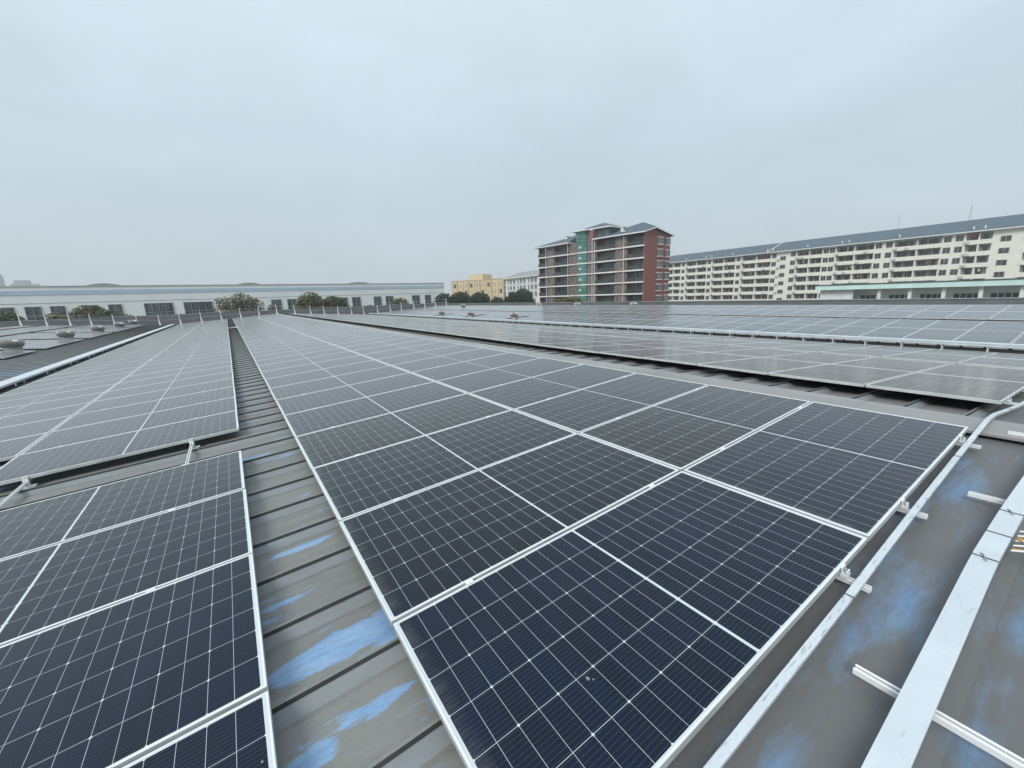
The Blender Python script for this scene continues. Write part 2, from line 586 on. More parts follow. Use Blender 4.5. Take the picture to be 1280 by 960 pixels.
def bevel(o, w=0.003, seg=1):
    m = o.modifiers.new('bevel', 'BEVEL')
    m.width = w
    m.segments = seg
    m.limit_method = 'ANGLE'
    return o


# ------------------------------------------------------------------ roof geometry (metres; X across the gables, Y along the rows)
TS = 0.0641
SA = math.atan(TS)
CS, SN = math.cos(SA), math.sin(SA)
RIDGE, HALF = 5.08, 11.27
GUT_L, GUT_R = -5.925, 16.615
RIDGE_L, RIDGE_R = GUT_L - HALF, GUT_R + HALF      # -17.2, 27.885
Y0, Y1 = -9.0, 60.6
GROUND = -9.0
HP = 0.13                                          # panel face above the sheet's pan


def pan_z(x):
    """height of the pan of the sheet on the gables"""
    if x <= GUT_L:
        return -0.505 + 0.0641 * (GUT_L - x)
    if x <= RIDGE:
        return -HP + TS * x
    if x <= GUT_R:
        return pan_z(RIDGE) - 0.052 * min(1, (x - RIDGE) / .36) - TS * (x - RIDGE)
    if x <= RIDGE_R:
        return -0.505 + 0.068 * (x - GUT_R)
    return pan_z(RIDGE_R) - 0.068 * (x - RIDGE_R)


# ------------------------------------------------------------------ ground, roads
g = MB()
g.poly([(-1500, -1500, GROUND), (1500, -1500, GROUND), (1500, 1500, GROUND), (-1500, 1500, GROUND)])
g.build('ground', M['ground'], kind='structure')
g = MB()
g.poly([(-90, 66, GROUND + .01), (80, 80, GROUND + .01), (78, 90, GROUND + .01), (-92, 76, GROUND + .01)])
g.poly([(46, -60, GROUND + .014), (56, -60, GROUND + .014), (56, 76, GROUND + .014), (46, 76, GROUND + .014)])
g.build('road', M['road'], kind='structure')

# ------------------------------------------------------------------ the factory hall we stand on
hall = thing('factory_hall', 'wide grey ribbed metal factory roof with low gables that carries the solar panels', 'building', (0, 0, 0))
PITCH_R = 0.475


def roof_slope(xa, xb):
    """one slope of standing-seam sheet from eave xa to ridge xb"""
    b = MB()
    za, zb = pan_z(xa), pan_z(xb)
    prof = []                                     # (dy, dz, material of the face after this point)
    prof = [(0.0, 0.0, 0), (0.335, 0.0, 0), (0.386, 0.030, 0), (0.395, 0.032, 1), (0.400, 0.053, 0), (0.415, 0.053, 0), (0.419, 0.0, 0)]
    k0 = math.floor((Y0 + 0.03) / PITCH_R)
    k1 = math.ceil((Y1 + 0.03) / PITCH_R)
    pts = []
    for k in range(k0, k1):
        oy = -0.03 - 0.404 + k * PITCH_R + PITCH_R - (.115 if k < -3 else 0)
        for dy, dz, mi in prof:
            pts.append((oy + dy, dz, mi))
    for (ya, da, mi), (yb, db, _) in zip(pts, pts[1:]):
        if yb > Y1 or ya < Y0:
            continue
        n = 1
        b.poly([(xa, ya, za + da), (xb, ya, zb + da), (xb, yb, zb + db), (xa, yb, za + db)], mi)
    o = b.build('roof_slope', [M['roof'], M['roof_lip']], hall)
    return o


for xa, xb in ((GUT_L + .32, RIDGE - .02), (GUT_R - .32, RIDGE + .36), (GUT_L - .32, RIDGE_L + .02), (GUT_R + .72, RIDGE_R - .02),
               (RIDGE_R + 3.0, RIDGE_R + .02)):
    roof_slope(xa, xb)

for xe in (GUT_L - .32, GUT_L + .32, GUT_R - .32):
    b = MB()
    s_ = .012 if xe > GUT_L and xe < GUT_R - 1 else -.012
    b.box(xe - .006, xe + .006, Y0, Y1, pan_z(xe) - .20, pan_z(xe) - .003)
    b.build('eave_trim', M['gutter'], hall)

# ridge caps
def ridge_cap(xr, w=0.62, mat=None):
    b = MB()
    n = 24
    ys = [Y0 + (Y1 - Y0) * i / n for i in range(n + 1)]
    zr = pan_z(xr) + 0.062
    zl, zq = pan_z(xr - w) + 0.056, pan_z(xr + w) + 0.056
    for i, (a, c) in enumerate(zip(ys, ys[1:])):
        lift = 0.004 if i % 2 else 0.0
        c2 = c + (0.06 if not i % 2 else 0)
        for xa, za, xb, zb in ((xr - w, zl, xr - .05, zr), (xr - .05, zr, xr + .05, zr), (xr + .05, zr, xr + w, zq)):
            b.poly([(xa, a, za + lift), (xb, a, zb + lift), (xb, c2, zb + lift), (xa, c2, za + lift)])
        b.poly([(xr - w, a, zl + lift), (xr - w, c2, zl + lift), (xr - w, c2, zl - .022 + lift), (xr - w, a, zl - .022 + lift)])
        b.poly([(xr + w, a, zq + lift), (xr + w, c2, zq + lift), (xr + w, c2, zq - .022 + lift), (xr + w, a, zq - .022 + lift)])
    b.build('ridge_cap', M['flash'], hall)


ridge_cap(RIDGE, 0.37)
ridge_cap(RIDGE_L, 0.5)
ridge_cap(RIDGE_R, 0.5)

for gx in (GUT_L, GUT_R):
    b = MB()
    zt = pan_z(gx + .33) - 0.03
    wr = .74 if gx > 0 else .34
    b.box(gx - .34, gx + wr, Y0, Y1, zt - .30, zt - .24)
    b.box(gx - .36, gx - .34, Y0, Y1, zt - .30, zt)
    b.box(gx + wr, gx + wr + .02, Y0, Y1, zt - .30, zt + (.03 if gx > 0 else 0))
    b.build('gutter', M['gutter'], hall)

XW = RIDGE_R + 1.75
b = MB()
b.box(RIDGE_L - 6, XW + .2, Y1 + .9, Y1 + 1.15, GROUND, 0.72)
b.box(XW, XW + .2, Y0 - 3, Y1 + .9, GROUND, 0.53)
b.build('parapet', M['dark_wall'], hall)
b = MB()
b.box(RIDGE_L - 6, XW + .25, Y1 + .86, Y1 + 1.19, 0.722, 0.762)
b.box(XW - .04, XW + .24, Y0 - 3, Y1 + .86, 0.532, 0.572)
b.build('coping', M['mullion'], hall)
# sheet strip that closes the roof against the end wall
b = MB()
xs = [RIDGE_L, GUT_L - .32, GUT_L + .32, RIDGE, GUT_R - .32, GUT_R + .72, RIDGE_R, XW]
for xa, xb in zip(xs, xs[1:]):
    b.poly([(xa, Y1 - .4, pan_z(xa) + .06), (xb, Y1 - .4, pan_z(xb) + .06), (xb, Y1 + .9, pan_z(xb) + .06), (xa, Y1 + .9, pan_z(xa) + .06)])
b.build('end_flashing', M['dark_wall'], hall)
b = MB()
b.box(RIDGE_L - 6, XW, Y0 - 3.2, Y0 - 3, GROUND, -.7)
b.box(RIDGE_L - 6, RIDGE_L - 5.8, Y0 - 3, Y1 + .9, GROUND, -.7)
b.build('wall', M['fwall'], hall)
b = MB()
b.poly([(RIDGE_L, Y0 - 3, pan_z(RIDGE_L) - .03), (RIDGE_L - 6, Y0 - 3, -.5), (RIDGE_L - 6, Y1 + .9, -.5), (RIDGE_L, Y1 + .9, pan_z(RIDGE_L) - .03)])
b.build('roof_deck', M['roof'], hall)

# ------------------------------------------------------------------ solar panels
def panel_frame_mesh():
    b = MB()
    L, W, lip, t = PL / 2, PW / 2, 0.0095, 0.035

    def ring(a, c, mi=0):
        k = len(b.v)
        n = len(a)
        b.v.extend(a)
        b.v.extend(c)
        for i in range(n):
            j = (i + 1) % n
            b.f.append((k + i, k + j, k + n + j, k + n + i))
            b.mi.append(mi)
    def rect(ix, z):
        return [(-L + ix, -W + ix, z), (L - ix, -W + ix, z), (L - ix, W - ix, z), (-L + ix, W - ix, z)]
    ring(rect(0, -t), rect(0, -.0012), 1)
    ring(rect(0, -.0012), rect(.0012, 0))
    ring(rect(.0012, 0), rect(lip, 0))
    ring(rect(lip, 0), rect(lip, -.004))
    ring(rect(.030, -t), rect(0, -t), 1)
    return b.mesh('frame', [M['frame'], M['frame_side']])


def panel_glass_mesh():
    b = MB()
    L, W = PL / 2 - .008, PW / 2 - .008
    b.poly([(-L, -W, -.0015), (L, -W, -.0015), (L, W, -.0015), (-L, W, -.0015)])
    b.poly([(-L, W, -.0075), (L, W, -.0075), (L, -W, -.0075), (-L, -W, -.0075)], 1)
    me = b.mesh('cell_sheet', [M['cells'], M['black']])
    uv = me.uv_layers.new(name='UVMap')
    for lp in me.loops:
        co = me.vertices[lp.vertex_index].co
        uv.data[lp.index].uv = (co.x + PL / 2, co.y + PW / 2)
    return me


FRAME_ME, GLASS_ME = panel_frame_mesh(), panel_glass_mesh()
PITCH_Y = 1.154
ORD = ('first second third fourth fifth sixth seventh eighth ninth tenth eleventh twelfth thirteenth fourteenth fifteenth sixteenth '
       'seventeenth eighteenth nineteenth').split()
TENS = {20: ('twentieth', 'twenty'), 30: ('thirtieth', 'thirty'), 40: ('fortieth', 'forty'), 50: ('fiftieth', 'fifty')}


def ordinal(n):
    if n < 20:
        return ORD[n - 1]
    t = n // 10 * 10
    return TENS[t][0] if n == t else TENS[t][1] + '-' + ORD[n - t - 1]


# block: x and z of the upper face at v = 0, angle of the slope (+ rises towards +X), columns (v start, description)
specs = []      # (pos, rotation, label, group)


def add_panel(x, z, ang, v0, y0, label, group):
    vc = v0 + PL / 2
    p = Vector((x + vc * math.cos(ang), y0 + PW / 2, z + vc * math.sin(ang)))
    p += Vector((random.gauss(0, .0016), random.gauss(0, .0014), random.gauss(0, .0009)))
    specs.append((p, (R(random.gauss(0, .10)), -ang + R(random.gauss(0, .07)), R(random.gauss(0, .02))), label, group))


NROW = 53
for r in range(-1, NROW - 1):
    n = ordinal(r + 2)
    y = r * PITCH_Y + .01
    add_panel(0, 0, SA, 0.0, y, f'solar panel in {n} row of wide middle array, column beside bare ribbed roof strip', 'solar panels of the middle array')
    add_panel(0, 0, SA, 2.298, y, f'solar panel in {n} row of wide middle array, column beside grey ridge cap', 'solar panels of the middle array')
for r in range(-1, 3):
    n = ordinal(4 - (r + 1))
    add_panel(0, 0, SA, -0.53 - PL, r * PITCH_Y + .01, f'solar panel in near left block, {n} row before the cross gap', 'solar panels of the near left block')
for r in range(48):
    n = ordinal(r + 1)
    y = 4.465 + r * PITCH_Y
    add_panel(0, 0, SA, -0.53 - PL, y, f'solar panel in {n} row behind cross gap, left array column beside ribbed strip', 'solar panels of the left array')
    add_panel(0, 0, SA, -0.53 - 2 * PL - .02, y, f'solar panel in {n} row behind cross gap, left array column beside gutter tray', 'solar panels of the left array')
XB, ZB = 6.137, 0.24
for r in range(-1, NROW - 1):
    n = ordinal(r + 2)
    y = r * PITCH_Y + .01
    for v0, what in ((0, 'upper column beside ridge cap'), (2.298, 'second column beyond ridge cap'), (5.106, 'third column beyond ridge cap'),
                     (7.404, 'lowest column above gutter tray')):
        add_panel(XB, ZB, -SA, v0, y, f'solar panel in {n} row of slope beyond the ridge, {what}', 'solar panels beyond the ridge')
XC, ZC, AC_ = 17.65, -0.325, math.atan(0.068)
vents_c = [(18.55, 25.95), (18.5, 33.1), (18.5, 39.6)]
for r in range(-3, NROW - 1):
    n = ordinal(r + 4)
    y = r * PITCH_Y + .01
    for v0, what in ((0, 'lowest column above gutter tray'), (2.298, 'second column above gutter tray'), (5.106, 'third column above gutter tray'),
                     (7.404, 'top column before parapet')):
        if v0 == 0 and any(abs(y + PW / 2 - vy) < .62 for _, vy in vents_c):
            continue
        add_panel(XC, ZC, AC_, v0, y, f'solar panel in {n} row of far right slope, {what}', 'solar panels on the far right slope')
XD, ZD, AD = -8.22, -0.228, math.atan(0.0641)
for gi, gy in enumerate((4.0, 12.15, 20.35, 28.55, 36.8, 45.0, 53.2)):
    for r in range(6):
        for v0, what in ((0, 'right column'), (2.298, 'left column')):
            # v runs to the left here
            vc = v0 + PL / 2
            p = Vector((XD - vc * math.cos(AD), gy + r * PITCH_Y + PW / 2, ZD + vc * math.sin(AD)))
            specs.append((p, (R(random.gauss(0, .1)), AD + R(random.gauss(0, .07)), 0),
                          f'solar panel on far left slope, {ordinal(gi + 1)} group between vents, {ordinal(r + 1)} row, {what}', 'solar panels on the far left slope'))
for r in range(-1, NROW - 2):
    vc = 5.10 + PL / 2
    p = Vector((XD - vc * math.cos(AD), r * PITCH_Y + PW / 2, ZD + vc * math.sin(AD)))
    specs.append((p, (R(random.gauss(0, .1)), AD + R(random.gauss(0, .07)), 0),
                  f'solar panel in {ordinal(r + 2)} row of the column along the far left ridge', 'solar panels on the far left slope'))


def picture_area(p, rot):
    """how large the photograph shows a panel (square pixels inside the frame)"""
    m = Matrix.Translation(p) @ Matrix.Rotation(rot[1], 4, 'Y')
    n, inside = 0, 0
    a = 0.0
    q = []
    for i in range(9):
        for j in range(9):
            w = m @ Vector(((i / 8 - .5) * PL, (j / 8 - .5) * PW, 0)) - CAM_POS
            d = w.dot(fwd)
            if d < .05:
                q.append(None)
                continue
            q.append((640 + 517.9 * w.dot(rt) / d, 480 - 517.9 * w.dot(up) / d))
    for i in range(8):
        for j in range(8):
            c = [q[i * 9 + j], q[i * 9 + j + 1], q[(i + 1) * 9 + j + 1], q[(i + 1) * 9 + j]]
            if any(t is None for t in c):
                continue
            mx, my = sum(t[0] for t in c) / 4, sum(t[1] for t in c) / 4
            if 0 <= mx <= 1280 and 0 <= my <= 960:
                a += abs(sum(c[k][0] * c[(k + 1) % 4][1] - c[(k + 1) % 4][0] * c[k][1] for k in range(4))) / 2
    return a


areas = [picture_area(s[0], s[1]) for s in specs]
order = sorted(range(len(specs)), key=lambda i: -areas[i])
rnd_t = random.Random(3)


def cell_tint(label):
    # viewing-angle tint put into the colour: nearest cells navy, the others mostly charcoal
    if ('in first row of wide middle' in label) or ('near left block' in label and ('third row' in label or 'fourth row' in label)):
        return rnd_t.uniform(0.0, .12)
    return min(1, max(0, rnd_t.gauss(.72, .22)))


single = set(i for i in order[:300] if areas[i] > 1)
first = None
for i in sorted(single):
    p, rot, label, group = specs[i]
    if first is None:
        t = thing('solar_panel', label, 'solar panel', p, 0, group)
        f_ = bpy.data.objects.new('frame', FRAME_ME)
        c_ = bpy.data.objects.new('cell_sheet', GLASS_ME)
        for o in (f_, c_):
            COL.objects.link(o)
            o.parent = t
        first = t
    else:
        t = copy_tree(first)
        t.location = p
        t['label'], t['group'] = label, group
    t.rotation_euler = rot
    ct = cell_tint(label)
    for ch in t.children:
        ch.color = (ct, ct, ct, 1)

b = MB()
uvs = []
for i in range(len(specs)):
    if i in single or areas[i] <= 0:
        continue
    p, rot, _, _ = specs[i]
    m = Matrix.Translation(p) @ Matrix.Rotation(rot[1], 4, 'Y') @ Matrix.Rotation(rot[0], 4, 'X')
    for me, off in ((FRAME_ME, 0), (GLASS_ME, 2)):
        for pl in me.polygons:
            co = [me.vertices[v].co for v in pl.vertices]
            b.poly([m @ c for c in co], off + pl.material_index)
            uvs += [(c.x + PL / 2, c.y + PW / 2) for c in co]
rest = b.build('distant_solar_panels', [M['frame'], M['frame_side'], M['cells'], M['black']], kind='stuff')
rest.color = (.7, .7, .7, 1)
uvl = rest.data.uv_layers.new(name='UVMap')
for k, lp in enumerate(rest.data.loops):
    uvl.data[k].uv = uvs[k]
tag(rest, 'further rows of grey solar panels on the far slopes that merge towards the end wall', 'solar panels')

# ------------------------------------------------------------------ mounting rails with clamps
def plane_pt(v, y, off, x=0, z=0, ang=SA):
    return Vector((x + v * math.cos(ang) - off * math.sin(ang), y, z + v * math.sin(ang) + off * math.cos(ang)))


def rail(v, ya, yb, label, group, x=0, z=0, ang=SA, clamps=(), mids=()):
    p = plane_pt(v, ya, 0, x, z, ang)
    t = thing('mounting_rail', label, 'mounting rail', p, 0, group)
    t.rotation_euler = (0, -ang, 0)
    ln = yb - ya
    b = MB()                                    # slotted channel
    b.box(-.0145, .0145, 0, ln, -.0740, -.0710)
    b.box(-.0145, -.0120, 0, ln, -.0708, -.0525)
    b.box(.0120, .0145, 0, ln, -.0708, -.0525)
    b.box(-.0143, -.0055, 0, ln, -.0523, -.0505)
    b.box(.0055, .0143, 0, ln, -.0523, -.0505)
    b.build('channel', M['alu'], t)
    for s, yc in ((s, yc - ya) for s, yc in clamps):                        # end clamp: Z-shaped block and bolt
        b = MB()
        b.box(-.022, .022, yc, yc + s * .030, -.0503, -.030)
        b.box(-.022, .022, yc + s * .003, yc + s * .008, -.0299, .001)
        b.box(-.022, .022, yc - s * .010, yc + s * .0079, .0012, .0045)
        b.box(-.020, .020, yc + s * .022, yc + s * .028, -.0299, -.012)
        k = b.build('end_clamp', M['alu'], t)
        b2 = MB()
        b2.tube([(0, yc + s * .016, -.03), (0, yc + s * .016, -.002)], .005, 8)
        b2.build('bolt', M['wire'], k)
    for yc in (m_ - ya for m_ in mids):
        b = MB()
        b.box(-.022, .022, yc - .016, yc + .016, .0007, .0035)
        b.box(-.021, .021, yc - .0085, yc + .0085, -.050, .0006)
        b.build('mid_clamp', M['alu'], t)
    return t


GR = 'mounting rails under the middle array'
yM0, yM1 = -1 * PITCH_Y + .01, (NROW - 2) * PITCH_Y + .01 + PW
for v, lab in ((.42, 'aluminium rail under the middle array, lowest of its four rails'),
               (1.93, 'aluminium rail under middle array whose clamp sits in the frame of the nearest panel'),
               (2.86, 'aluminium rail under middle array, clamp just past the nearest panel corner'),
               (4.30, 'aluminium rail under middle array, uppermost beside the ridge cap')):
    rail(v, yM0 - .120, yM1 + .1, lab, GR, clamps=[(-1, yM0)], mids=[k * PITCH_Y for k in range(0, 6)])
GL = 'mounting rails under the left arrays'
for v, lab in ((-1.035, 'aluminium rail bridging the cross gap between left blocks, right one'),
               (-2.44, 'aluminium rail bridging the cross gap between left blocks, left one')):
    rail(v, -1.3, 59.9, lab, GL, clamps=[(-1, 4.465), (1, 2 * PITCH_Y + .01 + PW)], mids=[0, PITCH_Y, 2 * PITCH_Y] + [4.455 + k * PITCH_Y for k in range(1, 5)])
for v, lab in ((-3.35, 'aluminium rail under left array near the gutter, right one'), (-4.7, 'aluminium rail under left array, next to the gutter tray')):
    rail(v, 4.25, 59.9, lab, GL, clamps=[(-1, 4.465)])
GB = 'mounting rails beyond the ridge'
for v, lab in ((.42, 'aluminium rail beyond the ridge, first below the ridge cap'), (1.85, 'aluminium rail beyond the ridge, second below the ridge cap'),
               (2.75, 'aluminium rail beyond the ridge, third below the ridge cap'), (4.15, 'aluminium rail beyond the ridge, fourth below the ridge cap')):
    rail(v, yM0 - .13, yM1 + .1, lab, GB, XB, ZB, -SA, clamps=[(-1, yM0)])
GC = 'mounting rails on the far right slope'
for v, lab in ((.42, 'aluminium rail on the far right slope, lowest above the gutter'), (1.85, 'aluminium rail on the far right slope, second above the gutter')):
    rail(v, -3.4, 59.5, lab, GC, XC, ZC, AC_)

# L feet between the rails and the seams where the cross gap shows them
for v, lab in ((-1.035, 'small aluminium foot under right rail at the edge of left array'), (-2.44, 'small aluminium foot under left rail at the edge of left array')):
    p = plane_pt(v, 4.42, -HP, 0, 0, SA)
    t = thing('rail_foot', lab, 'bracket', p, 0, 'rail feet in the cross gap')
    t.rotation_euler = (0, -SA, 0)
    b = MB()
    b.box(.021, .026, -.03, .03, .03, .088)
    b.box(.0262, .075, -.03, .03, .03, .036)
    b.box(-.02, .06, -.035, .035, .0, .0298)
    b.build('angle', M['alu'], t)

# ------------------------------------------------------------------ galvanised conduit and cable tray across the slope
def sweep_x(path, prof, name, mat, parent):
    """profile (dy, dz) swept along a path in X"""
    b = MB()
    n = len(prof)
    rings = []
    for i, p in enumerate(path):
        rings.append(len(b.v))
        for dy, dz in prof:
            b.v.append((p[0], p[1] + dy, p[2] + dz))
    for a, c in zip(rings, rings[1:]):
        for j in range(n):
            k = (j + 1) % n
            b.f.append((a + j, a + k, c + k, c + j))
            b.mi.append(0)
    b.f.append(tuple(rings[0] + j for j in range(n))); b.mi.append(0)
    b.f.append(tuple(rings[-1] + j for j in reversed(range(n)))); b.mi.append(0)
    return b.build(name, mat, parent)


def lerp_path(keys, xs):
    out = []
    for x in xs:
        for (xa, a), (xb, c) in zip(keys, keys[1:]):
            if xa <= x <= xb:
                f = (x - xa) / (xb - xa)
                out.append(a + (c - a) * f)
                break
    return out


def smooth_pan(x):
    return sum(pan_z(x + d) for d in (-.7, -.35, 0, .35, .7)) / 5


def over_ridge(x, h):
    """rests h above the pan, bends once over the ridge cap and settles slowly on the far slope"""
    def raw(q):
        if q <= 5.1:
            return pan_z(q) + h
        if q < 8.5:
            f = (q - 5.1) / 3.4
            return (pan_z(5.08) + h) * (1 - f) + (pan_z(8.5) + h) * f
        return pan_z(q) + h
    return sum(raw(x + d) for d in (-.3, -.15, 0, .15, .3)) / 5 + .012 * math.exp(-((x - 5.1) / .35) ** 2)


xs = [-1.5 + .25 * i for i in range(70)]
ky = [(-2, -1.245), (.65, -1.232), (1.75, -1.226), (2.85, -1.210), (4.1, -1.198), (5.1, -1.197), (6.2, -1.255), (8, -1.29), (16.5, -1.32)]
ys = lerp_path(ky, xs)
path = [(x, y, over_ridge(x, .098)) for x, y in zip(xs, ys)]
cond = thing('cable_trunking', 'narrow worn galvanised trunking along panel ends, bending over the ridge', 'cable trunking')
sweep_x(path, [(-.0150, -.017), (.0150, -.017), (.0150, 0), (-.0150, 0)], 'channel', M['galv_worn'], cond)
sweep_x([(x, y, z + .0015) for x, y, z in path], [(-.0165, -.008), (.0165, -.008), (.0165, .0016), (-.0165, .0016)], 'cover', M['galv_worn'], cond)
for xj in (1.77, 3.9, 5.8):
    b = MB()
    yj = lerp_path(ky, [xj])[0]
    b.box(xj - .003, xj + .003, yj - .0174, yj + .0174, over_ridge(xj, .088), over_ridge(xj, .1030))
    b.build('joint', M['black'], cond)

kt = [(-2, -1.60), (.95, -1.558), (2.45, -1.544), (3.1, -1.557), (3.9, -1.585), (6, -1.66), (16.5, -1.9)]
yt = lerp_path(kt, xs)
tray = thing('cable_tray', 'wide bright galvanised cable tray with flat cover running up over the bare roof', 'cable tray')
pt = [(x, y, over_ridge(x, .142)) for x, y in zip(xs, yt)]
sweep_x(pt, [(-.041, -.048), (.041, -.048), (.041, -.004), (-.041, -.004)], 'trough', M['galv'], tray)
sweep_x(pt, [(-.044, -.014), (.044, -.014), (.044, 0), (-.044, 0)], 'cover', M['galv'], tray)
for xj in (2.46, 2.755, 3.064, 5.6):
    b = MB()
    yj = lerp_path(kt, [xj])[0]
    zj = over_ridge(xj, .142)
    b.box(xj - .0022, xj + .0022, yj - .0455, yj + .0455, zj - .014, zj + .0032)
    j = b.build('joint', M['black'], tray)
    if xj < 3 and xj != 2.755 or xj > 3 and xj < 4:
        b2 = MB()
        b2.tube([(xj - .035, yj - .01, zj + .004), (xj - .01, yj + .002, zj + .010), (xj + .012, yj + .006, zj + .006), (xj + .03, yj + .018, zj + .004)], .0035, 6)
        b2.build('clip', M['mullion'], tray)

# C channels that carry the wide tray
for (xb, ya, yb, lab) in ((1.40, -2.35, -1.365, 'white slotted support channel lying across roof under wide cable tray, nearest one'),
                          (3.36, -2.3, -1.35, 'white slotted support channel lying across roof under wide cable tray, middle one'),
                          (4.80, -1.80, -1.34, 'short white support channel at the edge of grey ridge cap')):
    ang = math.atan(TS)
    t = thing('support_channel', lab, 'support channel', (xb, ya, pan_z(xb) + .055), 0, 'support channels under the wide tray')
    t.rotation_euler = (0, -ang, 0)
    ln = yb - ya
    b = MB()
    b.box(-.0165, .0165, 0, ln, 0, .003)
    b.box(-.0165, -.0135, 0, ln, .0032, .020)
    b.box(.0135, .0165, 0, ln, .0032, .020)
    b.box(-.0163, -.0062, 0, ln, .0202, .0232)
    b.box(.0062, .0163, 0, ln, .0202, .0232)
    b.build('channel', M['white_plastic'], t)

# loose orange cable tails by the wide tray
t = thing('cable_tail', 'loose orange cable tails with white ties beside wide cable tray', 'cable', (2.80, -1.628, pan_z(2.80) + .02))
for k in range(4):
    b = MB()
    pts = []
    for i in range(9):
        a = i / 8
        pts.append((-.14 + .09 * k + .03 * math.sin(5 * a + k), .02 - .42 * a, .10 - .08 * a + .02 * math.sin(7 * a + k * 2)))
    b.tube(pts, .006, 8)
    b.build('strand', M['orange'], t, True)
for k in range(5):
    b = MB()
    b.tube([(-.16 + .07 * k, .02, .10), (-.17 + .07 * k, -.05, .13), (-.175 + .07 * k, -.085, .11)], .0045, 6)
    b.build('cable_tie', M['white_plastic'], t, True)

t = thing('cross_conduit', 'thin galvanised conduit crossing far end of the bare ribbed strip', 'conduit', (-.26, 34.0, -.02))
b = MB()
b.tube([(-.34, 0, -.02), (0, 0, .0), (.34, 0, .022)], .025, 8)
b.build('tube', M['galv'], t, True)

# bird droppings on the nearest panels
for (x, y, s, lab) in ((.521, -.787, .013, 'largest dried bird dropping splashed on the nearest panel'), (.497, -.742, .004, 'lone tiny speck left of the dried bird dropping on nearest panel'),
                       (.535, -.803, .006, 'small splash touching right side of the dried bird dropping'), (.523, -.765, .005, 'small drip just above the dried bird dropping'),
                       (-.565, -.31, .008, 'white bird dropping at right edge of the lowest left panel')):
    b = MB()
    ring = []
    for i in range(14):
        a = i / 14 * 2 * math.pi
        q = s * (0.55 + .45 * random.random())
        ring.append((x + q * math.cos(a) * .7, y + q * math.sin(a), x * TS + .0002))
    top = [(x + (px - x) * .5, y + (py - y) * .5, pz + .0016) for px, py, pz in ring]
    for i in range(14):
        j = (i + 1) % 14
        b.poly([ring[i], ring[j], top[j], top[i]])
    b.poly(top)
    tag(b.build('bird_dropping', M['dropping']), lab, 'bird dropping')

# ------------------------------------------------------------------ trays along the two gutters
for gx, xc, zt, lab in ((GUT_L, -5.66, -.30, 'long galvanised cable tray above the left gutter'), (GUT_R, 16.32, -.215, 'long galvanised cable tray on short legs above right gutter')):
    t = thing('gutter_tray', lab, 'cable tray', (xc, 0, 0), 0, 'cable trays along the gutters')
    w = .17 if gx < 0 else .13
    b = MB()
    b.box(-w, w, Y0, Y1 - 1.5, zt - (.045 if gx < 0 else .075), zt - .012)
    b.build('trough', M['galv'], t)
    b = MB()
    segs = 12
    for i in range(segs):
        a = Y0 + (Y1 - 1.5 - Y0) * i / segs
        c = Y0 + (Y1 - 1.5 - Y0) * (i + 1) / segs - .012
        dz = random.uniform(-.008, .008)
        b.box(-w - .006, w + .006, a, c, zt - .011 + dz * .0, zt + .004 + abs(dz))
    b.build('cover', M['galv'], t)
    for k in range(78):
        y = -7.6 + k * .87
        if y > Y1 - 2:
            break
        if gx < 0 and k % 3:
            continue
        b = MB()
        b.box(-.10, -.075, y, y + .025, pan_z(xc) - .02, zt - .0755)
        b.box(.075, .10, y, y + .025, pan_z(xc) - .16, zt - .0755)
        b.build('leg', M['alu'], t)

# ------------------------------------------------------------------ turbine ventilators
def make_vent(label):
    t = thing('turbine_ventilator', label, 'roof vent', (0, 0, 0), 0, 'turbine ventilators on the roof')
    b = MB()
    b.lathe([(.36, 0), (.36, .02), (.33, .05), (.31, .26), (.32, .28)], 28)
    b.build('neck', M['turbine'], t, True)
    n = 56
    def wob(j, z):
        return 1.0 if j % 2 == 0 else .86
    b = MB()
    prof = []
    for i in range(11):
        a = -1.25 + i / 10 * 2.6
        prof.append((max(.02, .425 * max(0, math.cos(a)) ** .5), .47 + .225 * math.sin(a)))
    b.lathe(prof, n, 0, wob)
    b.build('rotor', [M['turbine']], t)
    b = MB()
    b.lathe([(.19, .69), (.16, .715), (.05, .73), (.01, .735)], 24)
    b.build('cap', M['turbine'], t, True)
    return t


vent_pos = []
for k, y in enumerate((27.95, 36.2, 44.4, 52.65, 60.0)):
    vent_pos.append((-9.13, y, pan_z(-9.13) - .04, f'silver turbine vent on far left slope, {ordinal(k + 1)} from the near end'))
for k, (x, y) in enumerate(vents_c):
    vent_pos.append((x, y, pan_z(x) - .02, f'silver turbine vent low on the far right slope, {ordinal(k + 1)} from the near end'))
vent_pos += [(16.75, 53.0, -.62, 'silver turbine vent at the far end of the right gutter'),
             (26.0, 48.9, pan_z(26) - .1, 'silver turbine vent high on far right slope near end wall'),
             (28.6, 35.7, pan_z(28.6) - .22, 'silver turbine vent behind right ridge in front of the red block, left one'),
             (28.6, 29.4, pan_z(28.6) - .22, 'silver turbine vent behind right ridge in front of the red block, middle one'),
             (28.6, 22.4, pan_z(28.6) - .22, 'silver turbine vent behind right ridge in front of the red block, right one')]
v0 = None
for x, y, z, lab in vent_pos:
    if v0 is None:
        v0 = make_vent(lab)
        t = v0
    else:
        t = copy_tree(v0)
        t['label'] = lab
    t.location = (x, y, z)
    t.rotation_euler = (0, 0, random.random() * 6)
    if x > 0:
        t.scale = (.78, .78, .8)

